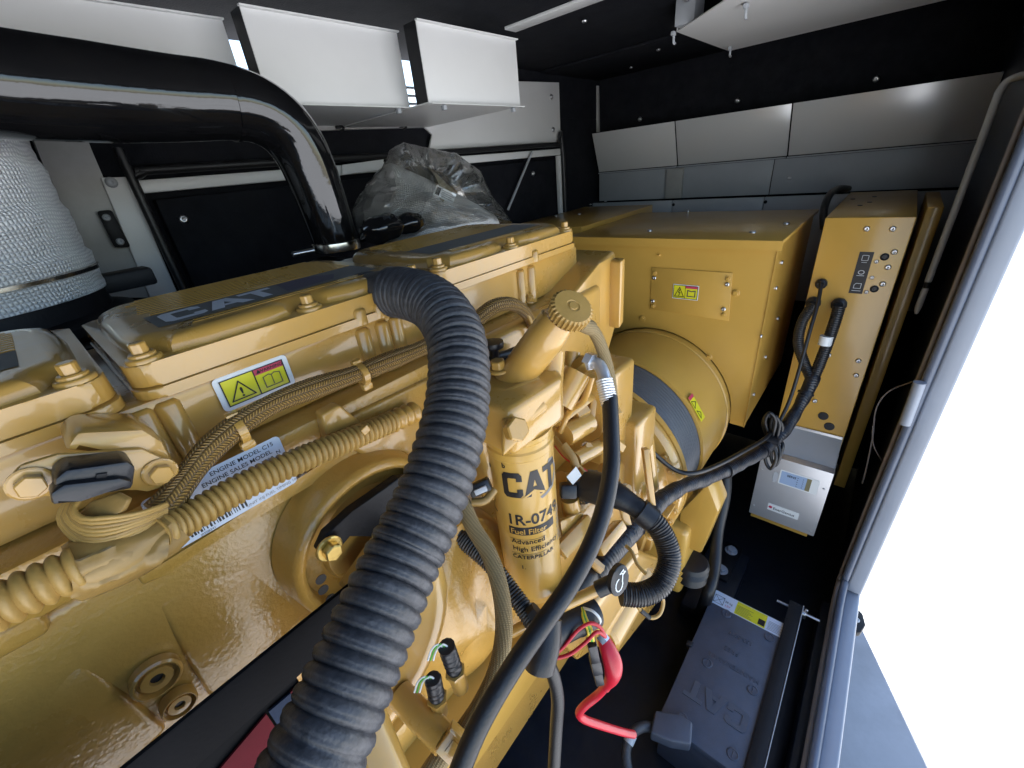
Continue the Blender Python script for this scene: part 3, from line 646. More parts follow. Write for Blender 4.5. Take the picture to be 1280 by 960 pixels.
# --- drum housing behind the big hose, bulged casting with sensors, sump beam
dc = V((.04, .36, Z(.455)))
rings = []
for k in range(25):                                             # curved guard: only the lower right quadrant exists
    a = math.radians(28-118*k/24); n = V((math.cos(a), 0, math.sin(a)))
    rings.append([dc+n*r+V((0, -h, 0)) for r, h in ((.06, -.05), (.155, -.05), (.155, .022), (.150, .030), (.140, .033), (.128, .030), (.122, .026), (.06, .024))])
b = B(); b.loft(rings); drum = make("belt_guard", b, m_yel, eng, 50)
rings = []
cc = P(590, 770, Y=.40)
for k, (s_, dy) in enumerate(((1.12, .10), (1.10, .05), (1.05, .025), (.95, .006), (.78, -.010), (.5, -.020), (.2, -.024))):
    rr = []
    for j in range(40):
        a = 2*math.pi*j/40; lump = 1+.10*math.sin(2*a+.6)+.06*math.sin(3*a+1.2)+.03*math.sin(7*a)
        rr.append(cc+V((math.cos(a)*.115*s_*lump, dy-.018*math.cos(2*a+1)*(k > 2), math.sin(a)*.185*s_*lump)))
    rings.append(rr)
b = B(); b.loft(rings); gc = make("gear_case", b, m_yelcast, eng, 60)
for (x, y, x2, y2, hx, hy) in ((548, 880, 541, 848, 0, 0), (572, 848, 558, 808, 0, 0)):
    a, c = P(x, y, t=.50), P(x2, y2, t=.47); d = (c-a).normalized()
    b = B(); b.tube([a-d*.02, a+d*.012], .010, 14, .05); b.tube([a+d*.0125, a+d*.017], .0125, 6, .05); sn = make("sensor", b, m_yel, eng, 40)
    b = B(); b.tube([a+d*.0172, c], lambda s, L: .0085+.0015*((s*120) % 1 > .5), 12, .003); make("connector", b, m_plas, sn, 40)
    for k in range(3):
        q = c+RIGHT*(-.003+.003*k); b = B(); b.tube([q-d*.004, q+d*.004-RIGHT*.006, q-RIGHT*.014+DOWN*.004, q-RIGHT*.018+DOWN*.016], .0011, 6, .003); make("wire", b, (m_whtw, m_grnw, m_whtw)[k], sn, 50)
b = B(); b.tube([P(500, 868, t=.52), P(556, 925, t=.48)], .017, 18, .05); make("oil_pipe", b, m_yel, eng, 50)
b = B(); b.tube([P(455, 900, t=.42), P(490, 990, t=.40)], .022, 18, .05); make("oil_pipe", b, m_yel, eng, 50)
b = B(); b.box((-.3, .36, Z(1.0)), (.366, .46, Z(.86)), .006); sb = make("sump_rail", b, m_yelsheet, eng, 40)
b = B(); b.box((-.3, .352, Z(.868)), (.366, .359, Z(.855)), .002); make("sump_lip", b, m_yel, sb, 40)
ebox("sump", (-.5, .42, .80), (.80, .74, 1.3), m_yelcast, .02)
# front guard rail with striped sheet beneath it
rl = thing("guard_rail", "black steel rail crossing low in front of the engine block", "rail", (-.1, .30, Z(.37)))
ra, rb_ = .3*1.078, .3*1.243
b = B(); b.box((-.55, .30, Z(rb_)), (.165, .305, Z(ra)), .003); make("beam", b, m_matte, rl, 30)
b = B(); b.box((-.55, .312, Z(.62)), (.01, .336, Z(rb_+.001)), .003); make("lower_plate", b, m_matte, rl, 30)
def flat(px, Yp, name, m, par): 
    b = B(); b.prism([P(x, y, Y=Yp) for x, y in px], (0, .002, 0)); return make(name, b, m, par, 0)
flat([(255, 985), (333, 893), (353, 922), (320, 990)], .308, "red_sheet", m_dred, rl)
flat([(336, 890), (363, 867), (372, 882), (356, 920)], .308, "blue_sheet", m_dblue, rl)
flat([(363, 866), (377, 853), (384, 862), (373, 880)], .308, "red_sheet", m_dred, rl)
flat([(378, 852), (398, 836), (402, 846), (385, 862)], .308, "white_sheet", m_lgrey, rl)

# --- flywheel housing and the round adaptor to the generator
AC = V((0, .60, Z(.9225)))
def xl(name, prof, m, par, seg=72, sm=40): 
    b = B(); b.lathe([(r, x) for r, x in prof], AC, (1, 0, 0), seg); return make(name, b, m, par, sm)
fh = xl("flywheel_housing", [(.18, .86), (.285, .87), (.292, .885), (.292, .955), (.318, .962), (.322, .97), (.322, 1.0), (.31, 1.003), (.2, 1.003)], m_yel, eng)
for k in range(26):
    a = math.radians(-178+k*8.5); n = V((0, math.cos(a), math.sin(a)))
    if -.6 < n.y < -.0 or k % 2 == 0:
        b = B(); c = AC+V((.93, 0, 0))+n*.300; b.obox(c, (V((1, 0, 0)), n, V((1, 0, 0)).cross(n)), (.06, .022, .010), .002); make("rib", b, m_yel, fh, 40)
for (x, y) in ((802, 547), (783, 567)):
    q = P(x, y, X=.86); b = B(); b.lathe([(.012, 0), (.012, .006), (.007, .008), (.006, .004), (0, .004)], q, (-.8, -.6, 0), 18); make("plug", b, m_plug, fh, 40)
# castings in the gap between filter and generator
def lump(name, lo, hi, bev=.012, m=None, par=None, px=None):
    b = B(); b.box(lo, hi, bev, 3); return make(name, b, m or m_yel, par or eng, 50)
lump("bracket_casting", (.66, .36, Z(.62)), (.80, .48, Z(.40)))
lump("bracket_casting", (.76, .33, Z(.85)), (.87, .48, Z(.55)))
for a, c, r in (((705, 545), (735, 528), .022), ((718, 575), (752, 556), .016), ((700, 600), (740, 612), .018)):
    b = B(); b.tube([P(*a, t=.80), P(*c, t=.86)], r, 16, .05); make("stub", b, m_yel, eng, 50)
b = B(); b.prism([P(x, y, X=.84) for x, y in ((776, 575), (795, 545), (812, 552), (822, 640), (812, 690), (775, 690))], (.03, 0, 0), .006); pt = make("mount_plate", b, m_yel, eng, 40)
for x, y in ((804, 588),): bolt(pt, P(x, y, X=.839), (-1, 0, 0), .011, .012)
b = B(); b.prism([P(x, y, X=.80) for x, y in ((757, 640), (800, 600), (812, 655), (790, 720), (757, 745))], (.05, 0, 0), .006); make("mount_plate", b, m_yel, eng, 40)
# starter motor under the harness, rear foot
sa, sc_ = P(730, 800, Y=.30), P(800, 705, Y=.30)
st = V((.50, .30, sa.z))
b = B(); b.lathe([(0, 0), (.045, 0), (.052, .008), (.052, .13), (.058, .135), (.058, .20), (.04, .21), (0, .21)], (P(748, 800, Y=.30).x, .30, P(760, 775, Y=.30).z), (1, 0, 0), 40); make("starter_motor", b, m_yel, eng, 40)
b = B(); b.prism([P(x, y, Y=.27) for x, y in ((735, 768), (800, 690), (838, 704), (832, 742), (772, 820), (752, 812))], (0, .10, 0), .012, 3); make("starter_bracket", b, m_yel, eng, 50)
ebox("rear_lower_case", (.42, .36, .66), (.87, .50, 1.05), m_yelcast, .02, None, 3)
b = B(); b.prism([P(x, y, Y=.33) for x, y in ((700, 800), (745, 770), (760, 800), (722, 826))], (0, .05, 0), .006); make("bracket_casting", b, m_yel, eng, 50)

# --- filter head, filler neck
fhd = P(650, 512, t=.625)
FX, FY = .383, .3545
b = B(); b.prism([(FX-.062, FY-.045, 0), (FX+.05, FY-.052, 0), (FX+.085, FY-.02, 0), (FX+.085, FY+.10, 0), (FX-.062, FY+.12, 0)], (0, 0, .075), .010, 3)
for v in b.bm.verts: v.co.z += Z(.345)
fb = make("filter_base", b, m_yel, eng, 50)
b = B(); b.box((FX-.055, FY+.02, Z(.47)), (FX+.06, FY+.14, Z(.346)), .012, 3); make("base_leg", b, m_yel, fb, 50)
q = P(637, 541, t=.528)
b = B(); b.prism([q+V((0, 0, 0))+RIGHT*x-DOWN*y for x, y in ((-.010, -.032), (.016, -.008), (.022, .010), (.006, .022), (-.010, .018))], FWD*.03, .004); make("lug", b, m_yel, fb, 50)
bolt(fb, P(641, 537, t=.527), -FWD+RIGHT*.55-DOWN*.15, .0165, .016, None, False)
b = B(); b.tube([P(612, 505, t=.57), P(640, 492, t=.58), P(672, 478, t=.60)], .011, 14, .02); make("gallery_rib", b, m_yel, fb, 50)
b = B(); b.tube([P(652, 525, t=.565), P(676, 505, t=.58)], .012, 14, .02); make("gallery_rib", b, m_yel, fb, 50)
for (a, c, r, tt) in (((690, 440), (686, 500), .020, .63), ((722, 465), (700, 505), .022, .66), ((716, 440), (712, 480), .013, .68)):
    b = B(); b.tube([P(*a, t=tt), P(*c, t=tt)], r, 18, .05); make("gallery_column", b, m_yel, fb, 50)
# flange and neck
na, nb = P(645, 470, t=.612), P(700, 399, t=.545); nd = (nb-na).normalized()
b = B(); fl_pts = []
fu = nd.cross(V((0, 0, 1))).normalized(); fz = V((0, 0, 1))
for k in range(28):
    a = 2*math.pi*k/28; r = .034+.016*abs(math.cos(a))**3; fl_pts.append(na+V((math.cos(a)*r, math.sin(a)*r*.85, -.006)))
b.prism(fl_pts, (0, 0, -.012), .003); nk = make("filler_neck", b, m_yel, eng, 40)
bolt(nk, P(623, 463, t=.60), (0, 0, 1), .0115, .013); bolt(nk, P(677, 469, t=.635), (0, 0, 1), .011, .012)
b = B(); b.tube([na-nd*.02, na+nd*.04, nb-nd*.012, nb], lambda s, L: .0268 if s < L-.03 else (.0268-.004*((s-L+.03)/.03)), 28, .006); make("neck_tube", b, m_yel, nk, 50)
b = B(); b.tube([nb-nd*.036+nd.cross(RIGHT)*0+(-RIGHT*.016-DOWN*.010)*.6, nb-nd*.004+(-RIGHT*.016-DOWN*.010)*.6], .015, 18, .05); make("neck_boss", b, m_yel, nk, 50)
cc_ = P(716, 383, t=.522); cn = (nd*.55-FWD*.60-DOWN*.12).normalized()
cu = cn.orthogonal().normalized(); cw = cn.cross(cu); rings = []
for h, r0, amp in ((-.018, .022, .0), (-.0165, .0265, .0016), (-.002, .0270, .0016), (.001, .0245, .0), (.0018, .009, 0), (.0008, .0082, 0), (.0008, .006, 0), (.0022, .0052, 0)):
    rings.append([cc_+cn*h+(cu*math.cos(2*math.pi*k/112)+cw*math.sin(2*math.pi*k/112))*(r0+amp*(1 if (k//2) % 2 else -1)) for k in range(112)])
b = B(); b.loft(rings); make("filler_cap", b, m_tan if False else m_yeldull, nk, 30)
# dipstick style tag and its tube
a, c = P(690, 764, t=.62), P(762, 730, t=.60)
b = B(); b.tube([P(640, 790, t=.64), a, c], .0085, 14, .02); dt = make("dipstick_tube", b, m_yel, eng, 50)
b = B(); b.tube([c-(c-a).normalized()*.02, c+(c-a).normalized()*.006], .012, 14, .02); make("dipstick_sleeve", b, m_rub, dt, 50)
tn = (-FWD*.8+RIGHT*.35).normalized(); tu = (DOWN*.94-RIGHT*.3).cross(tn).normalized(); tv = tn.cross(tu)
tc_ = P(775, 726, t=.588)
pts = [tc_+tu*.015*math.cos(2*math.pi*k/28)+tv*.0225*math.sin(2*math.pi*k/28) for k in range(28)]
b = B(); b.prism(pts, -tn*.010, .002); hd = make("dipstick_handle", b, m_plas, dt, 40)
f = Frame(tc_, tu, tv)
f.line("oil_can_mark", [(.007*math.cos(a_)*.8, .006+.009*math.sin(a_)) for a_ in [x*.5 for x in range(-2, 9)]]+[(-.002, -.009), (-.005, -.014)], .0018, m_whtw, hd, .0006)
f.line("drop_mark", [(-.004, -.012), (.003, -.009), (-.001, -.016)], .0014, m_whtw, hd, .0008, True)
# ================================================================== generator (alternator) with its terminal box
gen = thing("generator", "yellow generator with a square terminal box behind the engine", "generator", (1.8, .6, .2))
BX0, BX1, BY0, BY1 = 1.50, 2.155, .240, .972
zt, zb = Z(.2715), Z(.945)
def pl(name, lo, hi, m, par, bev=.003): b = B(); b.box(lo, hi, bev); return make(name, b, m, par, 40)
# box sides: the front sheet is arched over the round frame
arch = [(BY1, zt-.012)]
arch = [V((BX0, BY0, zt-.012)), V((BX0, BY0, zb))]
arch.append(V((BX0, .278, zb)))
for k in range(25):
    a = math.radians(184-(184-8)*k/24); arch.append(V((BX0, .60+.312*math.cos(a), AC.z+.312*math.sin(a))))
arch += [V((BX0, BY1, AC.z+.04)), V((BX0, BY1, zt-.012))]
b = B(); b.prism(arch, (.003, 0, 0), .0); tb = make("terminal_box", b, m_yelsheet, gen, 30)
b = B(); b.box((BX0+.0035, BY0, zb), (BX1, BY0+.003, zt-.012)); make("side_sheet", b, m_yelsheet, tb, 30)
b = B(); b.box((BX0-.004, BY0-.002, zb+.0), (BX0+.022, BY0-.0005, zt-.014)); make("corner_strip", b, m_yelsheet, tb, 30)
b = B(); b.box((BX0+.0035, BY1-.003, AC.z), (BX1, BY1, zt-.012)); make("side_sheet", b, m_yelsheet, tb, 30)
b = B(); b.box((BX1-.003, BY0+.004, AC.z), (BX1, BY1-.004, zt-.012)); make("rear_sheet", b, m_yelsheet, tb, 30)
b = B(); b.box((BX0-.014, BY0-.012, zt-.0115), (BX1+.012, BY1+.012, zt), .002); lid = make("lid", b, m_yelsheet, tb, 30)
b = B(); b.box((BX0-.0165, BY0-.0145, zt-.03), (BX0-.0145, BY1+.012, zt-.001)); make("lid_lip", b, m_yelsheet, tb, 30)
for x, y in ((713, 288), (812, 289), (941, 291), (983, 280), (763, 270), (860, 264)): screw(lid, P(x, y, D=.2715), (0, 0, 1), .010)
# second box behind, left
b = B(); b.box((1.62, 1.0, zt-.30), (2.35, 1.42, Z(.255)), .004); jb = make("cable_box", b, m_yelsheet, gen, 40)
for x, y in ((660, 262), (695, 270), (724, 268), (738, 256), (757, 252), (706, 255)): screw(jb, P(x, y, D=.2548), (0, 0, 1), .008)
# access panel
def gp(x, y): return P(x, y, X=BX0)
b = B(); b.prism([gp(x, y)+V((-.0035, 0, 0)) for x, y in ((815, 334), (916, 341), (911, 401), (813, 386))], (.003, 0, 0), .0008); ap = make("access_panel", b, m_yelsheet, tb, 30)
for x, y in ((818.5, 347), (816.5, 376), (909.5, 355), (905, 386)):
    screw(ap, gp(x, y)+V((-.004, 0, 0)), (-1, 0, 0), .0075); 
for x, y in ((818.8, 341), (817, 382), (910.5, 348), (905, 393)): bolt(ap, gp(x, y)+V((-.004, 0, 0)), (-1, 0, 0), .006, .005, m_yelsheet)
for x, y in ((803, 398), (886, 446), (920, 366), (824, 319)): bolt(tb, gp(x, y)+V((-.0005, 0, 0)), (-1, 0, 0), .0085 if y > 330 else .004, .006, m_yelsheet)
for x, y in ((977, 328), (972, 398), (957, 446), (942, 493), (970, 360), (951, 420)):
    q = P(x, y, Y=BY0-.0005); screw(tb, q, (0, -1, 0), .007)
o_ = gp(841, 372); f = Frame(o_+V((-.0042, 0, 0)), (0, -1, 0), (0, 0, 1))
wl2 = f.plate("warning_label", [(0, 0), (.090, 0), (.090, .052), (0, .052)], m_lab, ap)
f.poly("label_field", [(.003, .003), (.087, .003), (.087, .049), (.003, .049)], m_lyel, wl2, .0013)
f.poly("label_banner", [(.045, .040), (.0865, .040), (.0865, .0485), (.045, .0485)], m_lred, wl2, .0017)
f.line("label_border", [(.003, .003), (.087, .003), (.087, .049), (.003, .049)], .0015, m_ink, wl2, .002, True)
f.line("label_divider", [(.0445, .003), (.0445, .049)], .0015, m_ink, wl2, .0021)
f.line("warning_triangle", [(.008, .009), (.040, .009), (.024, .042)], .0024, m_ink, wl2, .0022, True)
f.line("bolt_mark", [(.026, .034), (.021, .024), (.027, .023), (.023, .012)], .0024, m_ink, wl2, .0023)
f.line("book_mark", [(.053, .012), (.079, .012), (.079, .033), (.066, .030), (.053, .033)], .0035, m_inkfade, wl2, .0022, True)
# round frame: collar, grey screen band, flange
xl("frame_collar", [(.300, 1.20), (.3085, 1.202), (.3085, 1.498)], m_yelsheet, gen, 96)
xl("collar_bead", [(.309, 1.455), (.3125, 1.458), (.3125, 1.474), (.309, 1.477)], m_yelsheet, gen, 96)
sc2 = xl("screen_band", [(.297, 1.045), (.299, 1.05), (.299, 1.199)], m_screen, gen, 96)
for k in range(10):
    x = 1.062+.0135*k
    b = B(); b.lathe([(.2985, x), (.3003, x+.001), (.3003, x+.005), (.2985, x+.006)], AC, (1, 0, 0), 72, 60, 250); make("screen_wire", b, m_screen, sc2, 40)
xl("front_flange", [(.29, 1.006), (.322, 1.008), (.322, 1.028), (.31, 1.034), (.302, 1.044)], m_yel, gen, 96)
xl("stator_frame", [(.10, 1.51), (.298, 1.512), (.298, 2.30), (.2, 2.33), (0, 2.33)], m_yelsheet, gen, 64)
# label on collar
q = P(860, 512, X=1.235); rad = (q-V((q.x, AC.y, AC.z))).normalized(); q = V((1.235, AC.y, AC.z))+rad*.3095
tg = V((1, 0, 0)).cross(rad); f = Frame(q-V((.02, 0, 0)), tg, V((1, 0, 0))) ; 
if f.n.dot(rad) < 0: f = Frame(q-V((.02, 0, 0)), -tg, V((1, 0, 0)))
wl3 = f.plate("warning_label", [(-.045, 0), (.045, 0), (.045, .036), (-.045, .036)], m_lyel, gen, .0006, .0015)
f.poly("label_banner", [(-.045, .0), (-.033, .0), (-.033, .036), (-.045, .036)], m_lred, wl3, .0024)
f.line("warning_triangle", [(-.028, .006), (-.002, .006), (-.015, .03)], .0026, m_ink, wl3, .0026, True)
f.line("pictogram", [(.008, .008), (.022, .026), (.036, .01)], .003, m_ink, wl3, .0026, True)
# foot with rubber mount
b = B(); b.prism([P(x, y, X=1.10) for x, y in ((850, 640), (884, 605), (898, 640), (876, 692), (846, 680))], (.10, 0, 0), .006); ft = make("mounting_foot", b, m_yelsheet, gen, 40)
b = B(); b.box((1.06, .27, .30), (1.28, .50, .62), .02, 3); make("mounting_foot", b, m_yelsheet, gen, 40)
q = P(866, 700, X=1.12); b = B(); b.lathe([(.050, -.09), (.056, -.08), (.046, -.06), (.058, -.045), (.046, -.03), (.058, -.018), (.050, -.004), (.036, 0), (0, 0)], q, (0, 0, 1), 36); make("rubber_mount", b, m_rub, gen, 40)

# ================================================================== control cabinet
CX = 1.75; cy0, cy1 = -.058, .162; cz0, cz1 = Z(1.05), Z(.2455)
cab = thing("control_cabinet", "tall narrow yellow control cabinet between the generator box and the door post", "cabinet", (CX, .05, cz0-.35))
pl("body", (CX, cy0, cz0), (2.49, cy1, cz1), m_yelsheet, cab, .003)
pl("side_leaf", (1.96, -.122, cz0-.36), (2.40, -.082, cz1+.0), m_yelsheet, cab, .003)
pl("lower_plate", (CX+.012, cy0, cz0-.38), (CX+.02, cy1-.01, cz0-.001), m_yelsheet, cab, .001)
def cp(x, y, d=0.0): return P(x, y, X=CX-d)
for x, y in ((1083.5, 286), (1116, 286), (1118, 315), (1095.5, 327), (1110, 334), (1090, 347), (1103.5, 355), (1073, 451), (1070, 469), (1018.5, 501), (1036, 444), (1083, 365)):
    screw(cab, cp(x, y, .0005), (-1, 0, 0), .0085 if x not in (1095.5, 1090, 1083) else .006)
for x, y, r in ((1106, 321, .011), (1093, 361, .011)):
    b = B(); b.lathe([(r, 0), (r, .004), (r*.7, .006), (r*.6, .003), (0, .003)], cp(x, y), (-1, 0, 0), 18); make("grommet", b, m_plas, cab, 40)
for x, y in ((1029, 520), (1036.5, 533)):
    b = B(); b.lathe([(.017, 0), (.016, .003), (0, .0035)], cp(x, y), (-1, 0, 0), 24); make("hole_plug", b, m_plas, cab, 40)
q = cp(1074.5, 315); f = Frame(cp(1060.5, 366)+V((-.0006, 0, 0)), (0, -1, 0), (0, 0, 1)); hh = cp(1075, 314.5).z-f.o.z
lp = f.plate("legend_plate", [(0, 0), (.036, 0), (.036, hh), (0, hh)], m_ink, cab)
f.line("screen_mark", rrect(.010, hh*.80, .026, hh*.92, .002), .0016, m_lgrey, lp, .0012, True)
f.line("legend_line", [(.012, hh*.755), (.024, hh*.755)], .0015, m_lgrey, lp, .0012)
f.line("globe_mark", [(.018+.0075*math.cos(a), hh*.52+.006*math.sin(a)) for a in [x*.6283 for x in range(10)]], .0022, m_lgrey, lp, .0012, True)
f.line("legend_line", [(.009, hh*.44), (.027, hh*.44)], .0018, m_lgrey, lp, .0012)
f.line("engine_mark", [(.009, hh*.13), (.009, hh*.21), (.013, hh*.25), (.027, hh*.25), (.027, hh*.13)], .0018, m_lgrey, lp, .0012, True)
f.line("legend_line", [(.007, hh*.07), (.029, hh*.07)], .0018, m_lgrey, lp, .0012)
for x, y in ((1087, 253), (1066, 249), (1093, 246), (1075, 257)): 
    b = B(); b.lathe([(.008, 0), (.007, .002), (0, .002)], P(x, y, D=.2455), (0, 0, 1), 14); make("hole_plug", b, m_plas, cab, 40)

# cable glands (collars) on the cabinet
for (x, y, r) in ((1027, 354, .017), (1017, 378, .022), (1049, 380, .022)):
    b = B(); b.lathe([(r, 0), (r*1.05, .004), (r*1.05, .012), (r*.8, .016), (r*.62, .018), (r*.62, .03), (0, .03)], cp(x, y), (-1, 0, 0), 10); make("cable_gland", b, m_plas, cab, 40)

# ================================================================== battery charger
chx = 1.62; chg = thing("battery_charger", "silver sheet metal battery charger box mounted low under the yellow cabinet", "charger", (chx, .06, Z(1.442)))
pl("case", (chx, -.060, Z(1.442)), (CX+.01, .177, Z(1.118)), m_alu, chg, .002)
b = B(); b.prism([(CX-.002, .15, Z(1.04)), (CX-.002, -.055, Z(1.04)), (chx+.035, -.058, Z(1.1165)), (chx+.035, .175, Z(1.1165))], (0, 0, .002)); make("hood", b, m_zincgrey, chg, 30)
pl("mount_flange", (CX-.006, -.055, Z(1.075)), (CX-.002, .15, Z(1.03)), m_alu, chg, .001)
pl("mount_flange", (chx+.02, -.04, Z(1.475)), (chx+.024, .17, Z(1.443)), m_yelsheet, chg, .001)
f = Frame((chx-.0004, .177, Z(1.442)), (0, -1, 0), (0, 0, 1))
f.plate("display_panel", rrect(.075, .205, .205, .275, .004), m_lab, chg)
dp = f.plate("film_panel", [(.080, .210), (.165, .210), (.165, .270), (.080, .270)], m_chargelab, chg, .0006, .001)
f.poly("film_window", [(.165, .210), (.180, .210), (.180, .270), (.165, .270)], m_olive, chg, .0012)
f.text("lettering", "SENS", .100, .250, .014, m_ink, dp, .0022, .02)
for i in range(5):
    for j in range(2): f.poly("indicator", [(.135+.018*j, .217+.010*i), (.138+.018*j, .217+.010*i), (.138+.018*j, .220+.010*i), (.135+.018*j, .220+.010*i)], m_ink, dp, .0022)
f.plate("switch_plate", [(.055, .205), (.070, .205), (.070, .255), (.055, .255)], m_zincgrey, chg)
nl = f.plate("name_label", [(.062, .055), (.172, .055), (.172, .090), (.062, .090)], m_lab, chg)
f.text("lettering", "EnerGenius", .082, .064, .0185, m_ink, nl, .0014, .012, 'LEFT', .88)
b = B(); b.lathe([(.007, 0), (.0068, .0004), (0, .0004)], f.p(.072, .0725, .0012), f.n, 20); make("round_mark", b, m_lred, nl, 0)
for x, y in ((.012, .245), (.222, .245), (.012, .05), (.222, .02)): screw(chg, f.p(x, y, 0), f.n, .004)

# ================================================================== battery
bz = .25; A = P(892, 740, D=CAMZ-bz); C_ = P(986, 776, D=CAMZ-bz)
bx1 = (A.x+C_.x)/2; by1, by0 = A.y, C_.y; bx0 = bx1-.53
bat = thing("battery", "black maintenance free battery lying low beside the door sill", "battery", ((bx0+bx1)/2, (by0+by1)/2, .02))
pl("case", (bx0+.006, by0+.005, .02), (bx1-.006, by1-.005, bz-.03), m_batt, bat, .006)
lidb = pl("lid", (bx0, by0, bz-.0295), (bx1, by1, bz), m_batt, bat, .004)
for x, y in ((884, 829), (941, 863), (962, 797), (853, 898), (916, 943), (908, 767)):
    q = P(x, y, D=CAMZ-bz); b = B(); b.lathe([(.0155, 0), (.0155, .0022), (.0145, .003), (.012, .003), (.0115, .0012), (0, .0012)], q, (0, 0, 1), 28); vcp = make("vent_cap", b, m_batt, lidb, 40)
    b = B(); b.box(q+V((-.009, -.0012, .0013)), q+V((.009, .0012, .0028)), .0005); make("slot", b, m_batdash, vcp, 30)
f = Frame((bx1, by1, bz), (-1, 0, 0), (0, -1, 0))       # read from the far side: text stands upside down in view
BWd = by1-by0
# embossed lettering, raised
def emboss(txt, px, py, size, sx=1.0, bold=.0, hgt=.0016):
    q = P(px, py, D=CAMZ-bz); tb_ = text_bm(txt, size, bold, 1.05, 'CENTER', hgt/2)
    u, v = V((0, 1, 0)), V((-1, 0, 0))
    for v_ in tb_.bm.verts: v_.co = q+u*v_.co.x*sx+v*v_.co.y+V((0, 0, v_.co.z+.0008))
    return make("embossed_lettering", tb_, m_batdash, lidb, 0)
for tx, x, y, s_ in (("MAINTENANCE", 917, 832, .021), ("FREE", 915, 812, .021), ("153-5710", 926, 796, .019)): 
    emboss(tx, x, y, s_)
for ch in "CAT":
    q = P(938, 895, D=CAMZ-bz); lb = block_letter(ch, .060, 1.2); lb.bm.faces.ensure_lookup_table()
    for v in lb.bm.verts: v.co = q+V((0, 1, 0))*v.co.x+V((-1, 0, 0))*v.co.y+V((0, 0, .0004))
    r_ = bmesh.ops.extrude_face_region(lb.bm, geom=lb.bm.faces[:]); bmesh.ops.translate(lb.bm, verts=[g for g in r_["geom"] if isinstance(g, bmesh.types.BMVert)], vec=(0, 0, .0026))
    make("embossed_lettering", lb, m_batdash, lidb, 0)
# hazard label strip along the far end
f = Frame((bx1-.064, by1-.004, bz), (0, -1, 0), (1, 0, 0))
W = BWd-.008
hl = f.plate("hazard_label", [(0, 0), (W, 0), (W, .060), (0, .060)], m_labblue, lidb)
f.poly("label_field", [(W*.34, .002), (W*.76, .002), (W*.76, .058), (W*.34, .058)], m_lyel, hl, .0014)
f.line("cross_mark", [(.006, .008), (.038, .042)], .0014, m_ink, hl, .0016); f.line("cross_mark", [(.006, .042), (.038, .008)], .0014, m_ink, hl, .0018)
f.line("cross_frame", [(.006, .008), (.038, .008), (.038, .042), (.006, .042)], .0014, m_ink, hl, .0017, True)
for k in range(7): f.line("print_line", [(W*.36, .008+.0055*k), (W*.36+.05-.006*(k % 3), .008+.0055*k)], .0014, m_inkfade, hl, .0018)
f.poly("print_block", [(W*.66, .008), (W*.75, .008), (W*.75, .032), (W*.66, .032)], m_ink, hl, .0017)
for k in range(7): f.line("print_line", [(W*.79, .008+.0055*k), (W*.97-.006*(k % 2), .008+.0055*k)], .0012, m_inkfade, hl, .0018)
f.text("lettering", "38 kg", .041, .026, .012, m_ink, hl, .0018); f.text("lettering", "12V", .044, .010, .012, m_lred, hl, .0018)
# terminal cover and clamp
q0 = [P(x, y, D=CAMZ-bz-.002) for x, y in ((818, 897), (848, 902), (864, 912), (862, 940), (838, 936), (812, 925))]
b = B(); b.prism(q0, (0, 0, .045), .006, 3); make("terminal_cover", b, m_batt, bat, 50)
# hold down angle bar along the outer side
hb = thing("hold_down_bar", "black angle bar clamped along the outer edge of the battery", "bar", (.9, by0-.02, bz))
pa, pb = P(993, 752, D=CAMZ-bz-.01), P(1009, 761, D=CAMZ-bz-.01)
b = B(); b.box((.2, by0-.028, bz+.006), (pa.x, by0+.012, bz+.010), .001); make("top_leg", b, m_blackm, hb, 30)
b = B(); b.box((.2, by0-.031, bz-.030), (pa.x, by0-.0285, bz+.012), .0008); make("side_leg", b, m_zincgrey, hb, 30)
q = P(1008, 767, D=CAMZ-bz+.0); q = V((q.x, by0-.032, bz-.005))
b = B(); b.tube([q+V((0, .08, 0)), q+V((0, -.05, 0))], .0045, 10, .05); make("threaded_rod", b, m_steel, hb, 50)
b = B(); b.lathe([(.011, 0), (.011, .008), (.006, .012), (0, .012)], q, (0, -1, 0), 12); b.box(q+V((-.004, -.012, .0)), q+V((.004, -.004, .024)), .002); b.box(q+V((-.004, -.012, -.024)), q+V((.004, -.004, 0)), .002); make("wing_nut", b, m_steel, hb, 40)
# floor bracket with two bolts beyond the battery
fb2 = thing("floor_bracket", "black floor strip with two pale bolt heads beyond the battery", "bracket", (1.4, .2, 0))
qa, qb = P(914, 688, D=1.66), P(902, 712, D=1.66)
dd = (qa-qb).normalized(); sdv = V((-dd.y, dd.x, 0))
b = B(); b.obox((qa+qb)/2-V((0, 0, .012)), (dd, sdv, V((0, 0, 1))), ((qa-qb).length+.09, .075, .02), .004); make("strip", b, m_blackm, fb2, 30)
for q in (qa, qb): bolt(fb2, q-V((0, 0, .002)), (0, 0, 1), .018, .014, m_zincgrey)
b = B(); b.box((1.20, .13, .001), (1.60, .30, Z(1.674)), .01); make("riser", b, m_floor, fb2, 30)
q = P(886, 743, D=1.5); b = B(); b.box(q+V((-.012, -.012, -.02)), q+V((.012, .012, .012)), .005); make("rod_nut", b, m_steel, fb2, 40)
q = P(863, 805, D=1.5); b = B(); b.box(q+V((-.010, -.008, -.01)), q+V((.010, .012, .004)), .003); make("clip", b, m_plas, bat, 40)
# channel between battery and sill
pl_ = pl("floor_channel", (.0, RW+.005, .001), (1.5, by0-.09, .12), m_floor, None, .004); tag(pl_, "dark channel between the battery and the door sill", "channel")

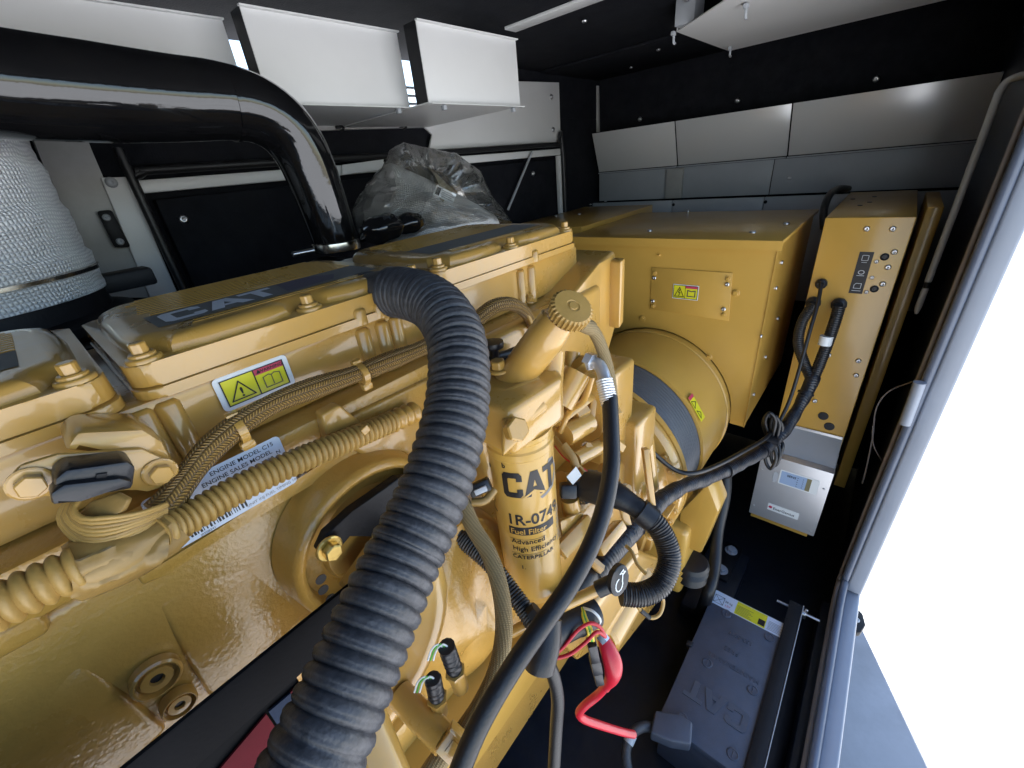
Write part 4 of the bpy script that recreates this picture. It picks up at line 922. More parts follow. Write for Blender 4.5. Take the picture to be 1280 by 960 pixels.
# ================================================================== exhaust pipe, lagging, bagged air cleaner
ex = thing("exhaust_pipe", "glossy black exhaust pipe with a bend dropping behind the engine", "pipe", P(425, 305, Y=.95))
yp = .95
ep = [P(-120, 92, Y=yp), P(0, 106, Y=yp), P(120, 117, Y=yp), P(220, 124, Y=yp), P(275, 127, Y=yp), P(320, 137, Y=yp), P(354, 159, Y=yp), P(377, 190, Y=yp), P(393, 226, Y=yp), P(407, 265, Y=yp), P(420, 304, Y=yp)]
b = B(); b.tube(ep, lambda a, L: .0645-.016*max(0, min(1, (a-.18)/(L-.18))), 48, .012); make("pipe", b, m_blackgl, ex, 60)
rr = (ep[-1]-ep[-2]).normalized()
b = B(); b.tube([P(284, 110, Y=yp)*.5+P(284, 148, Y=yp)*.5-V((.003, 0, 0)), P(284, 110, Y=yp)*.5+P(284, 148, Y=yp)*.5+V((.003, 0, -.0002))], .0600, 48, .01); make("weld_bead", b, m_blackgl, ex, 60)
q = P(421, 309, Y=yp)
b = B(); b.lathe([(.048, -.012), (.052, -.010), (.053, -.002), (.052, .008), (.047, .011)], q+V((0, 0, .004)), (rr.x*.4, 0, 1), 48); cl = make("clamp", b, m_stainless, ex, 40)
b = B(); b.tube([P(366, 318, Y=.90), P(392, 313, Y=.90)], .005, 10, .03); make("clamp_bolt", b, m_steel, cl, 50)
lg = thing("exhaust_lagging", "white woven lagging wrapped round the exhaust flexible at the left edge", "lagging", (-.12, 1.18, 1.5))
lc = V((-.105, 1.17, 0)); prof = []
for k in range(41):
    z = Z(.125)+.36*k/40; prof.append((.207+.0055*((k/8.0) % 1.0)+.001*math.sin(k*2.1), z))
b = B(); b.lathe(prof, lc, (0, 0, 1), 96, uvlen=True); make("sleeve", b, m_weave, lg, 60)
b = B(); b.lathe([(.2105, Z(.092)), (.2135, Z(.090)), (.2135, Z(.084)), (.2105, Z(.082))], lc, (0, 0, 1), 96); make("tie_wire", b, m_stainless, lg, 40)
b = B(); b.lathe([(.18, Z(.20)), (.215, Z(.20)), (.235, Z(.18)), (.235, Z(.165)), (.205, Z(.155)), (.2, Z(.125)), (.17, Z(.12))], lc, (0, 0, 1), 72); make("base_ring", b, m_blackm, lg, 40)
b = B(); b.prism([(-.6, .93, Z(.205)), (.18, .93, Z(.205)), (.22, 1.3, Z(.205)), (-.6, 1.4, Z(.205))], (0, 0, .016), .003); make("shelf_plate", b, m_blackm, lg, 40)
b = B(); b.box((-.6, .925, Z(.26)), (.20, .94, Z(.206)), .003); make("shelf_edge", b, m_tan, lg, 40)
b = B(); q = P(145, 350, Y=1.18); b.box(q+V((-.05, -.03, -.02)), q+V((.06, .03, .015)), .006); make("clamp_block", b, m_blackm, lg, 40)
# turbo body behind the covers
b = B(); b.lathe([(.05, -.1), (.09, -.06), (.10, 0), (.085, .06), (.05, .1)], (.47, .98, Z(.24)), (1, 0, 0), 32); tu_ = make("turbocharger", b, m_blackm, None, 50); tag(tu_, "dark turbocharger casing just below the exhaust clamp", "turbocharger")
# bag
ac = thing("bagged_air_cleaner", "quilted grey air cleaner wrapped in a clear plastic bag behind the engine", "air cleaner", (.86, .95, 1.45))
random.seed(11)
cb = P(560, 262, Y=.98); axd = V((.80, -.10, -.42)).normalized()
b = B(); b.lathe([(0, -.20), (.085, -.20), (.098, -.19), (.102, -.10), (.104, .0), (.102, .08), (.098, .15), (.088, .165), (0, .168)], cb+V((-.02, .02, -.045)), axd, 56, uvlen=True); make("quilted_body", b, m_wrap, ac, 60)
b = B(); b.lathe([(.104, -.06), (.1095, -.05), (.1095, .06), (.104, .07)], cb+V((-.06, .05, .0)), V((.75, .2, -.5)), 40, 20, 150); make("cardboard_pad", b, m_olivepad, ac, 60)
q = P(556, 243, Y=.86); u_ = axd; n_ = (V((0, 0, CAMZ))-q).normalized(); f = Frame(q, u_, n_.cross(u_)); tgk = f.plate("paper_tag", [(-.03, -.012), (.03, -.012), (.03, .012), (-.03, .012)], m_lab, ac)
f.poly("tag_mark", [(-.027, -.009), (-.015, -.009), (-.015, .009), (-.027, .009)], m_ink, tgk, .0014)
for k in range(4): f.line("print_line", [(-.010, -.007+.0045*k), (.026-.006*(k % 2), -.007+.0045*k)], .0012, m_inkgrey, tgk, .0014)
# crumpled film over it: a skin through surveyed outline rings
ol = [(440, 262), (452, 240), (474, 215), (487, 190), (505, 178), (535, 184), (572, 193), (600, 214), (619, 248), (640, 278), (610, 284), (560, 290), (505, 300), (470, 304), (448, 296)]
from mathutils import noise as mnoise
def ringpts(sc, yy, jit):
    cx, cyy = 540, 246; out = []
    for i in range(len(ol)):
        for s in range(9):
            t = s/9; p, q = ol[i], ol[(i+1) % len(ol)]; x = cx+(p[0]+(q[0]-p[0])*t-cx)*sc; y = cyy+(p[1]+(q[1]-p[1])*t-cyy)*sc
            n1 = mnoise.noise(V((x*.045, y*.03+x*.01, yy*9))); n2 = mnoise.noise(V((x*.11+7, y*.07, yy*20)))
            c = abs(mnoise.noise(V((x*.05+y*.035, y*.02-x*.01, 3))))
            out.append(P(x+jit*(60*n1+25*n2), y+jit*(40*n2+30*n1), Y=yy+jit*(.5*n1+.35*n2+.8*c)))
    return out
b = B(); b.loft([ringpts(.55, 1.16, .02), ringpts(.85, 1.10, .03), ringpts(.95, 1.05, .04), ringpts(1.0, .99, .05), ringpts(.98, .95, .07), ringpts(.92, .92, .08), ringpts(.84, .895, .09), ringpts(.74, .875, .09), ringpts(.63, .86, .09), ringpts(.51, .85, .09), ringpts(.39, .845, .09), ringpts(.27, .842, .09), ringpts(.15, .84, .09), ringpts(.05, .838, .09)])
make("plastic_bag", b, m_film, ac, 60)
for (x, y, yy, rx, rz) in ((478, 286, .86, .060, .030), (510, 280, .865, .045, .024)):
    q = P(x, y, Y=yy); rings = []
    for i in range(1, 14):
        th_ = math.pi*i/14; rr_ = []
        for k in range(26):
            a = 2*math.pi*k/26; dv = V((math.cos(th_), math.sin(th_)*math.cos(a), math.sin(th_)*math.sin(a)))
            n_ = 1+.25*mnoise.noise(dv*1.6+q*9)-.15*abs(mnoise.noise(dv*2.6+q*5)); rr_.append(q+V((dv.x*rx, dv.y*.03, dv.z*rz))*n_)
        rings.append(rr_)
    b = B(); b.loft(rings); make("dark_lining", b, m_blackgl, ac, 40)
# ================================================================== fuel filter canister with printed wrap
ff = thing("fuel_filter", "yellow spin-on fuel filter canister with black lettering hanging below its base", "filter", (FX, FY, Z(.70)))
FR = .0518; ftop, fbot = Z(.338), Z(.690)
b = B(); b.lathe([(0, fbot+.006), (.028, fbot+.005), (.034, fbot), (.040, fbot+.001), (.046, fbot+.006), (FR, fbot+.016), (FR, ftop-.035), (FR+.0012, ftop-.033), (FR+.0012, ftop-.022), (FR-.001, ftop-.019), (FR-.001, ftop-.010), (FR+.0008, ftop-.007), (FR+.0008, ftop), (0, ftop)], (FX, FY, 0), (0, 0, 1), 72); can = make("canister", b, m_yelsheet, ff, 30)
toCam = V((-FX, -FY, 0)).normalized(); sideR = V((0, 0, 1)).cross(toCam)
if sideR.dot(RIGHT) < 0: sideR = -sideR
def wrapbm(b, par, name, m, z0, a0, dr=.0005):
    bmesh.ops.triangulate(b.bm, faces=b.bm.faces[:])
    # slice so that the print follows the curve, then bend
    for k in range(1, 60):
        x = -.02+.004*k; bmesh.ops.bisect_plane(b.bm, geom=b.bm.verts[:]+b.bm.edges[:]+b.bm.faces[:], plane_co=(x, 0, 0), plane_no=(1, 0, 0))
    for v in b.bm.verts:
        a = a0+v.co.x/FR; v.co = V((FX, FY, z0+v.co.y))+(toCam*math.cos(a)+sideR*math.sin(a))*(FR+dr)
    return make(name, b, m, par, 0)
def wtext(s, z0, adeg, size, m, bold=0., sx=1., space=1., dr=.0006):
    b = text_bm(s, size, bold, space)
    for v in b.bm.verts: v.co.x *= sx
    return wrapbm(b, can, "lettering", m, z0, math.radians(adeg), dr)
def wrect(pts, z0, adeg, m, name, dr=.0004):
    b = B(); b.poly([(x, y, 0) for x, y in pts]); return wrapbm(b, can, name, m, z0, math.radians(adeg), dr)
zc = P(650, 620, t=.64).z
def zat(py): # height on the can seen at image row py (near side)
    lo, hi = fbot, ftop; 
    for _ in range(40):
        mid = (lo+hi)/2; q = V((FX, FY, mid))+toCam*FR; r = q-V((0, 0, CAMZ)); y = 480+FPX*r.dot(DOWN)/r.dot(FWD)
        if y > py: lo = mid
        else: hi = mid
    return (lo+hi)/2
z1 = zat(622)
for ch in "CAT": wrapbm(block_letter(ch, .047, .80), can, "lettering", m_ink, z1, math.radians(-36), .0006)
b = B(); b.poly([(.026, -.002, 0), (.047, .013, 0), (.066, .002, 0), (.062, .0, 0), (.047, .0085, 0), (.031, -.002, 0)]); wrapbm(b, can, "triangle_mark", m_yelsheet, z1, math.radians(-36), .0010)
b = B(); b.poly([(.076, .047, 0), (.086, .044, 0), (.095, .024, 0), (.082, .002, 0), (.056, -.006, 0), (.059, -.011, 0), (.086, -.004, 0), (.102, .024, 0), (.090, .049, 0), (.078, .053, 0)]); wrapbm(b, can, "hexagon_mark", m_inkgrey, z1, math.radians(-36), .0005)
wtext("1R-0749", zat(656), -38, .030, m_ink, .022, .92)
wrect([(0, 0), (.079, 0), (.079, .017), (0, .017)], zat(669), -36, m_ink, "print_strip")
wtext("Fuel Filter", zat(667.5), -33, .0155, m_yelsheet, .012, .95, 1, .0009)
wtext("Advanced", zat(680), -34, .0145, m_ink, .012, .98); wtext("High Efficiency", zat(689), -34, .0145, m_ink, .012, .98)
wtext("CATERPILLAR", zat(698.5), -36, .0115, m_ink, .02, 1.05)
for yy, x0 in ((675, 0), (693, 0)): wrect([(0, 0), (.06, 0), (.06, .0008), (0, .0008)], zat(yy), -37, m_inkfade, "print_rule")
wtext("b", zat(586), -34, .012, m_ink, .03); wtext("1.", zat(711), -22, .012, m_ink, .02)
[wrapbm(block_letter(ch, .036, .7), can, "lettering", m_ink, z1+.012, math.radians(-132), .0006) for ch in "AT"]; wtext("ULTRA", zat(640), -112, .018, m_ink, .02, .8); wrect([(0, 0), (.03, 0), (.03, .004), (0, .004)], zat(652), -95, m_ink, "print_rule")
for k in range(9): wrect([(0, 0), (.010+.004*(k % 3), 0), (.010+.004*(k % 3), .003), (0, .003)], zat(655+5*k), 62, m_inkgrey, "print_rule")
b = B(); b.lathe([(.030, fbot-.03), (.036, fbot-.02), (.036, fbot-.002), (0, fbot-.002)], (FX, FY, 0), (0, 0, 1), 32); make("drain_collar", b, m_yel, ff, 40)

# ================================================================== big corrugated breather hose
def T(*a): return [P(x, y, t=t) for x, y, t in a]
hose = thing("breather_hose", "thick dusty black corrugated hose arching over the engine in the foreground", "hose", P(400, 960, t=.28))
HR = .0345
hp = T((462, 369, .600), (500, 366, .560), (540, 379, .520), (566, 412, .485), (574, 455, .460), (571, 510, .435), (560, 560, .412), (543, 612, .392), (522, 660, .374), (499, 708, .356), (472, 770, .332), (446, 830, .312), (420, 890, .294), (395, 945, .280), (375, 990, .27), (355, 1040, .26))
def hr(a, L):
    if a < .052: return HR-.0035
    pt = .0098 if a < .1696 else .0128
    x = ((a-.052)/pt) % 1.0
    k = math.sin(math.pi*x)**.55; wob = 1+.10*math.sin(a*41)+.06*math.sin(a*97)
    return HR-.0046*wob*(1-k)-.0009*math.exp(-((x-.62)/.06)**2)
b = B(); b.tube(hp, hr, 48, .00115); make("corrugated_tube", b, m_rubdust, hose, 60)
c0, c1 = hp[0], hp[1]; dd = (c1-c0).normalized()
b = B(); b.tube([c0-dd*.001, c0+dd*.011], HR-.0015, 40, .004); cl = make("hose_clamp", b, m_blackm, hose, 50)
q = P(487, 343, t=.555); b = B(); b.obox(q, (RIGHT, DOWN, FWD), (.020, .010, .012), .003); make("clamp_screw", b, m_steel, cl, 40)
for k in range(9):
    a = math.radians(-10+k*9); n = (-FWD*math.cos(a)+DOWN*math.sin(a)); n = (n-dd*n.dot(dd)).normalized(); b = B(); b.obox(c0+dd*.0055+n*(HR-.0012), (dd, n.cross(dd), n), (.007, .0012, .001)); make("band_slot", b, m_steel, cl, 0)
b = B(); b.lathe([(.026, -.02), (.029, 0), (.029, .03)], c0-dd*.022, dd, 32); make("breather_stub", b, m_yel, eng, 50)

# ================================================================== smooth fuel hose with crimped elbow
fh_ = thing("fuel_hose", "smooth black rubber fuel hose curving from a bright elbow past the filter", "hose", P(575, 960, t=.42))
b = B(); b.tube(T((762, 496, .625), (764, 540, .60), (764, 585, .575), (755, 635, .555), (738, 683, .535), (712, 732, .515), (680, 778, .49), (645, 828, .47), (612, 882, .455), (588, 930, .445), (565, 990, .435)), .0118, 24, .01); make("rubber_tube", b, m_rub, fh_, 60)
b = B(); b.tube(T((755, 474, .632), (762, 506, .622)), lambda a, L: .0122+.0010*(((a*250) % 1) > .3), 22, .002); make("crimp_ferrule", b, m_dullbrass, fh_, 50)
b = B(); b.tube(T((738, 453, .66), (747, 455, .652), (753, 464, .642), (756, 476, .633)), .0100, 16, .004); make("elbow", b, m_dullbrass, fh_, 60)
b = B(); b.tube(T((733, 450, .664), (741, 453, .657)), .0145, 6, .02); make("hex_nut", b, m_dullbrass, fh_, 0)
b = B(); b.tube(T((720, 462, .675), (733, 452, .665)), .0150, 6, .02); make("brass_nut", b, m_gold, fh_, 0)
for k in range(16):
    pass

# ================================================================== tan felt covered hose with clip
th = thing("felt_covered_hose", "tan fabric covered hose dropping between the big hose and the filter", "hose", P(560, 940, t=.48))
b = B(); b.tube(T((578, 628, .60), (592, 660, .585), (611, 692, .57), (625, 735, .55), (630, 785, .53), (622, 835, .51), (602, 880, .50), (575, 920, .49), (545, 955, .48), (515, 1000, .47)), .0115, 18, .006); make("sleeve", b, m_felt, th, 60)
q = P(567, 930, t=.47); d_ = (P(545, 955, t=.48)-P(602, 880, t=.50)).normalized(); n_ = -FWD; s_ = d_.cross(n_).normalized()
b = B(); b.obox(q, (d_, s_, n_), (.030, .028, .012), .002); ck = make("clip", b, m_yel, th, 30)
b = B(); b.obox(q+n_*.0065, (d_, s_, n_), (.014, .012, .002), .0005); make("latch", b, m_yel, ck, 30)
b = B(); b.obox(q-d_*.014+n_*.003, (d_, s_, n_), (.004, .034, .014), .001); make("ridge", b, m_yel, ck, 30)

# ================================================================== engine harness on the head: connector, wires, braid, conduits
ecm = thing("sensor_connector", "black plug connector held on a yellow bracket at the left of the engine", "connector", P(120, 620, Y=.44))
b = B(); b.prism([P(x, y, Y=.437) for x, y in ((13, 596), (25, 582), (72, 568), (178, 561), (212, 576), (222, 600), (210, 612), (185, 610), (168, 612), (85, 622), (40, 622), (18, 614))], (0, .006, 0), .003); bk = make("bracket", b, m_yel, ecm, 40)
b = B(); b.prism([P(x, y, Y=.443) for x, y in ((78, 566), (95, 540), (180, 536), (205, 552), (222, 585), (178, 563))], (0, .055, 0), .006); make("bracket_hood", b, m_yel, ecm, 40)
bolt(ecm, P(38, 604, Y=.4365), (0, -1, 0), .0088, .007); bolt(ecm, P(200, 590, Y=.4365), (0, -1, 0), .0088, .007)
b = B(); b.prism([P(x, y, Y=.405) for x, y in ((68, 600), (82, 588), (160, 577), (170, 584), (166, 612), (98, 622), (70, 628))], (0, .030, 0), .003); plg = make("plug_body", b, m_plas, ecm, 40)
b = B(); b.prism([P(x, y, Y=.398) for x, y in ((62, 618), (80, 606), (150, 598), (168, 602), (160, 612), (100, 622), (66, 634))], (0, .02, 0), .003); make("plug_collar", b, m_plas, plg, 40)
b = B(); b.prism([P(x, y, Y=.4045) for x, y in ((120, 592), (134, 590), (133, 597), (119, 599))], (0, -.002, 0), .0005); make("plug_latch", b, m_blackm, plg, 30)
random.seed(5)
for k in range(8):
    j = random.uniform(-1, 1)
    pts = T((208, 630+2.4*k, .352), (172, 642+3.4*k, .330), (132, 647+4.9*k+j, .318), (104-.8*k, 648+4.2*k, .314), (92-2.6*k, 637+1.5*k+j, .316), (100-1.2*k, 624-.4*k, .322), (108+5*(k % 5), 613-.6*(k % 5), .330), (112+6*(k % 5), 606, .345))
    b = B(); b.tube(pts, .0020, 8, .005); make("wire", b, (m_yeldull, m_yeldull, m_tan)[k % 3], ecm, 60)
b = B(); b.prism([p for p in T((102, 645, .326), (122, 624, .330), (152, 614, .332), (168, 622, .332), (160, 638, .328), (135, 648, .324))], -FWD*.006, .002); make("tape_flag", b, m_tan, ecm, 40)

hb1 = thing("braided_loom", "yellow braided sleeve loom running along the head below the valve covers", "loom", P(300, 545, Y=.44))
ymid = [(200, 640, .425), (215, 622, .430), (236, 594, .440), (262, 562, .448), (300, 530, .455), (345, 503, .460), (395, 484, .462), (440, 469, .465), (485, 452, .468), (530, 434, .47), (570, 415, .47), (602, 395, .465)]
b = B(); b.tube([P(x, y, Y=y_) for x, y, y_ in ymid], lambda a, L: .0118-.001*math.sin(a*60)+.0022*max(0, 1-a/.04), 20, .006); make("sleeve", b, m_braid, hb1, 60)
b = B(); b.tube([P(x, y, Y=y_) for x, y, y_ in ((598, 398, .455), (618, 383, .44), (638, 380, .43), (656, 390, .43), (668, 412, .44))], lambda a, L: .0125-.004*a/L, 18, .006); make("sleeve_end", b, m_braid, hb1, 60)
b = B(); b.tube([P(x, y, Y=.425) for x, y in ((640, 382), (655, 388), (664, 404), (668, 420))], .004, 10, .005); make("wire", b, m_yeldull, hb1, 60)
for x, y, y_, dx, dy in ((300, 538, .452, .8, -.6), (452, 468, .464, .93, -.36)):
    q = P(x, y, Y=y_); b = B(); dX = V((1, 0, .0)); b.tube([q-dX*.004, q+dX*.004], .0142, 20, .004); ct = make("cable_tie", b, m_yel, hb1, 50)
    b = B(); b.obox(q+V((.0, -.004, -.015)), (V((1, 0, 0)), V((0, 1, 0)), V((0, 0, 1))), (.014, .012, .010), .003); make("tie_head", b, m_yel, ct, 40)
    b = B(); b.obox(q+V((.0, .006, .016)), (V((1, 0, 0)), V((0, 1, 0)), V((0, 0, 1))), (.012, .010, .006), .002); make("tie_tail", b, m_yel, ct, 40)

cd = thing("yellow_conduit", "yellow oversprayed corrugated conduit crossing the block above the model plate", "conduit", P(360, 595, Y=.43))
b = B(); b.tube([P(x, y, Y=y_) for x, y, y_ in ((196, 668, .405), (235, 648, .415), (300, 610, .425), (370, 577, .43), (440, 548, .435), (492, 526, .44))], corr(.0148, .0038, .0068, .38), 26, .0006); make("corrugated_tube", b, m_yeldull, cd, 60)
b = B(); b.tube([P(x, y, Y=y_) for x, y, y_ in ((488, 528, .44), (520, 514, .445))], lambda a, L: .0135+.002*math.sin(a*500), 20, .0015); make("end_fitting", b, m_yel, cd, 60)
q = P(456, 537, Y=.418); b = B(); b.obox(q, (V((.93, 0, .3)).normalized(), V((0, 1, 0)), V((-.3, 0, .93)).normalized()), (.010, .006, .010), .0015); make("tie_lock", b, m_yel, cd, 40)
cd2 = thing("yellow_conduit", "fatter yellow corrugated conduit leaving the frame at the left edge", "conduit", P(30, 745, Y=.4))
b = B(); b.tube([P(x, y, Y=y_) for x, y, y_ in ((-60, 788, .40), (0, 757, .40), (50, 732, .40), (100, 708, .40))], corr(.0168, .0042, .0085, .38), 28, .0008); make("corrugated_tube", b, m_yeldull, cd2, 60)
tw = thing("tape_wrap", "crumpled paint soaked tape wrap joining the two yellow conduits", "tape wrap", P(150, 700, Y=.4))
rings = []; random.seed(2)
ctr = [(84, 718, .41, .019), (96, 714, .410, .0225), (120, 706, .408, .0225), (150, 696, .406, .021), (178, 684, .407, .020), (200, 670, .410, .0185), (214, 658, .413, .0175)]
cpts = [P(x, y, Y=y_) for x, y, y_, r in ctr]
for i, c in enumerate(cpts):
    d = (cpts[min(i+1, len(cpts)-1)]-cpts[max(i-1, 0)]).normalized(); u = d.orthogonal().normalized(); w2 = d.cross(u); rr_ = []
    for k in range(22):
        a = 2*math.pi*k/22; r = ctr[i][3]*(1+.07*math.sin(3*a+i*.8)+.05*math.sin(5*a-i*1.3)+random.uniform(-.03, .03)); rr_.append(c+(u*math.cos(a)+w2*math.sin(a))*r)
    rings.append(rr_)
b = B(); b.loft(rings); make("tape", b, m_tan, tw, 35)
qc = [P(90, 702, Y=.392), P(212, 660, Y=.398), P(206, 700, Y=.388), P(88, 748, Y=.390)]; rows = []
for i in range(11):
    u = i/10; row = []
    for k in range(17):
        v = k/16; p = qc[0].lerp(qc[1], v).lerp(qc[3].lerp(qc[2], v), u)
        row.append(p+V((0, -.006*math.sin(math.pi*u)+.005*mnoise.noise(V((v*5, u*3, 1)))-.004*abs(mnoise.noise(V((v*7+u*3, u*2, 5)))), .004*mnoise.noise(V((v*4, 2, u*2))))))
    rows.append(row)
b = B(); vs = [[b.bm.verts.new(p) for p in r] for r in rows]; vb = [[b.bm.verts.new(p+V((0, .0025, 0))) for p in r] for r in rows]
for i in range(10):
    for k in range(16): b.bm.faces.new((vs[i][k], vs[i][k+1], vs[i+1][k+1], vs[i+1][k])); b.bm.faces.new((vb[i][k], vb[i+1][k], vb[i+1][k+1], vb[i][k+1]))
make("tape_tail", b, m_tan, tw, 60)

# ================================================================== black conduits, boots and wires at the rear of the engine
lp2 = thing("conduit_loop", "black ribbed conduit loop with a smooth boot beside the fuel hose", "conduit", P(820, 720, t=.7))
b = B(); b.tube(T((733, 606, .78), (752, 612, .76), (772, 620, .74), (795, 634, .725), (812, 648, .715)), lambda a, L: .030-.012*max(0, min(1, (a-.03)/.06)), 26, .006); make("boot", b, m_rub, lp2, 60)
b = B(); b.tube(T((729, 596, .79), (742, 622, .785)), .030, 8, .05); make("connector_body", b, m_plas, lp2, 30)
b = B(); b.tube(T((806, 643, .715), (822, 658, .71), (834, 682, .705), (836, 706, .70), (824, 732, .695), (802, 743, .69), (776, 742, .69)), corr(.0195, .0016, .0042, 1.2), 28, .0009); make("corrugated_tube", b, m_rub, lp2, 60)
b = B(); b.tube(T((800, 638, .718), (816, 651, .712)), .0215, 24, .01); make("tape_collar", b, m_rub, lp2, 60)

mh = thing("main_harness", "thick black taped wiring harness from the yellow cabinet to the engine", "harness", P(930, 580, X=1.3))
mpts = [P(1049, 384, X=1.70), P(1043, 404, X=1.68), P(1031, 438, X=1.655), P(1018, 470, X=1.62), P(1000, 506, X=1.56), P(978, 540, X=1.47), P(952, 564, X=1.35), P(920, 582, X=1.19), P(885, 597, X=1.04), P(852, 609, X=.91), P(824, 626, X=.80)]
b = B(); b.tube(mpts[:5], corr(.0185, .0018, .007), 20, .0016); make("conduit", b, m_rub, mh, 60)
b = B(); b.tube(mpts[3:], lambda a, L: .0205+.0015*math.sin(a*37)+.001*math.sin(a*90), 22, .008); make("taped_trunk", b, m_tape, mh, 60)
b = B(); b.tube([P(1017, 380, X=1.70), P(1003, 402, X=1.68), P(998, 428, X=1.66), P(1006, 455, X=1.64), P(1014, 474, X=1.61)], corr(.0175, .0018, .007), 20, .0016); make("conduit", b, m_rub, mh, 60)
b = B(); b.tube([P(824, 626, X=.80), P(806, 646, t=.95), P(780, 672, t=.87), P(757, 698, t=.82), P(742, 718, t=.80)], lambda a, L: .0225+.001*(((a*140) % 1) > .5), 22, .0018); make("ribbed_trunk", b, m_tape, mh, 60)
b = B(); b.tube(T((738, 714, .80), (722, 738, .76), (708, 752, .73)), lambda a, L: .021-.003*(a/L), 20, .006); make("boot", b, m_rub, mh, 60)
b = B(); b.tube(T((712, 746, .735), (700, 760, .71), (688, 772, .70)), corr(.015, .0018, .005), 18, .0012); make("conduit", b, m_rub, mh, 60)
q = P(1031, 424, X=1.63); b = B(); b.tube([P(1033.5, 420, X=1.655), P(1030.5, 431, X=1.652)], .0195, 20, .01); tg_ = make("wire_marker", b, m_lab, mh, 50)
for s in (3.6, 6.0, 7.4):
    i = int(s); q = mpts[i].lerp(mpts[i+1], s-i); d = (mpts[i+1]-mpts[i]).normalized(); b = B(); b.tube([q-d*.004, q+d*.004], .0252, 20, .01); make("cable_tie", b, m_plas, mh, 50)

tc2 = thing("coiled_cable", "thin black cord with a tied coil hanging in front of the charger", "cord", P(965, 560, X=1.5))
b = B(); b.tube([P(1027, 354, X=1.715), P(1022, 380, X=1.67), P(1012, 415, X=1.62), P(1001, 455, X=1.58), P(989, 495, X=1.54), P(978, 520, X=1.50), P(968, 536, X=1.46), P(955, 549, X=1.36), P(930, 564, X=1.21), P(900, 580, X=1.07), P(870, 591, X=.96), P(845, 588, X=.93), P(818, 567, X=.90), P(795, 541, X=.87), P(777, 522, X=.85)], .0062, 10, .01); make("cord", b, m_rub, tc2, 60)
b = B(); b.tube([P(779, 525, X=.85), P(774, 518, X=.85)], .011, 10, .01); make("plug", b, m_plas, tc2, 40)
for k, (dx, w_, h1, h2) in enumerate(((-3, 6.5, 516, 586), (3, 5.5, 520, 582), (-6, 6, 519, 570), (7, 5, 524, 572))):
    cx = 966+dx; pts = [P(cx+.25*w_*0, 549, X=1.43+.01*k), P(cx-w_, h1+12, X=1.425+.01*k), P(cx-w_*.2, h1, X=1.42+.01*k), P(cx+w_, h1+10, X=1.425+.01*k), P(cx+1, 549, X=1.42+.01*k), P(cx-w_*1.0, h2-14, X=1.41+.01*k), P(cx, h2, X=1.40+.01*k), P(cx+w_*1.1, h2-14, X=1.41+.01*k), P(cx+2, 549, X=1.43+.01*k)]
    b = B(); b.tube(pts, .0058, 9, .006); make("coil_loop", b, m_rub, tc2, 60)
b = B(); b.tube([P(958, 549, X=1.40), P(974, 553, X=1.40)], .014, 12, .01); make("coil_tie", b, m_plas, tc2, 50)

cable("cabinet_cable", [P(1030, 285, X=1.95), P(1030, 262, X=2.0), P(1037, 244, X=2.1), P(1048, 236, X=2.25), P(1060, 236, X=2.4)], .013, m_rub, None, 14, .02, "black cable arching behind the top of the yellow cabinet", "cable")
cable("power_cable", [P(907, 585, X=1.45), P(906, 620, X=1.40), P(897, 665, X=1.32), P(893, 710, X=1.22), P(884, 745, X=1.13), P(874, 770, D=1.73)], .021, m_rub, None, 18, .02, "thick black power cable looping down in the dark behind the battery", "cable")

# T boot, black cables and branch wires
tb2 = thing("branch_boot", "black rubber branch boot where conduits meet below the fuel hose", "boot", P(680, 830, t=.6))
b = B(); b.tube(T((742, 764, .655), (716, 778, .635), (690, 792, .615)), lambda a, L: .0235-.002*a/L+.0012*(.03 < a < .036), 24, .003); make("sleeve", b, m_rub, tb2, 60)
b = B(); b.tube(T((686, 772, .60), (682, 800, .59), (676, 826, .58), (674, 840, .578)), lambda a, L: .019+.003*math.sin(min(1, a/L)*2.6) - (.010 if a > L-.003 else 0), 24, .004); make("boot", b, m_rub, tb2, 60)
b = B(); b.tube(T((690, 792, .612), (680, 800, .60)), .0215, 20, .01); make("boot_neck", b, m_rub, tb2, 60)
b = B(); b.tube(T((556, 655, .70), (580, 676, .69), (612, 704, .67), (640, 740, .65), (660, 768, .63), (680, 798, .60)), corr(.0145, .0020, .0050, 1.3), 24, .0011); make("conduit", b, m_rub, tb2, 60)
b = B(); b.tube(T((664, 770, .62), (672, 762, .62)), .013, 8, .01); make("conduit_clip", b, m_plas, tb2, 40)
cable("ground_cable", T((684, 826, .59), (692, 846, .60), (697, 875, .62), (695, 915, .64), (691, 985, .66)), .0098, m_rub, None, 14, .01, "slim black cable hanging straight down from the branch boot", "cable")
dc_ = thing("diagnostic_plug", "black plug hanging on yellow and green wires beside the red boot", "plug", P(748, 850, t=.62))
pa_, pb_ = P(739, 802, t=.625), P(749, 851, t=.66); d = (pb_-pa_).normalized(); s_ = d.cross(FWD).normalized()
for k, (f0, f1, w_) in enumerate(((0, .42, .014), (.40, .72, .016), (.70, 1.0, .0135))):
    b = B(); b.obox(pa_.lerp(pb_, (f0+f1)/2), (d, s_, d.cross(s_)), ((pb_-pa_).length*(f1-f0), w_, .018), .002); make("plug_body", b, m_plas, dc_, 40)
for k, (m_, ox) in enumerate(((m_yelw, -3), (m_grnw, 0), (m_yelw, 2), (m_whtw, 6))):
    b = B(); b.tube(T((728+ox*.3, 760, .635), (731+ox*.8, 772, .62), (737+ox, 786, .615), (740+ox*.9, 801, .622)) if k < 3 else T((729, 760, .635), (741, 764, .62), (750, 774, .618), (748, 782, .622)), .0021, 8, .004); make("wire", b, m_, dc_, 60)
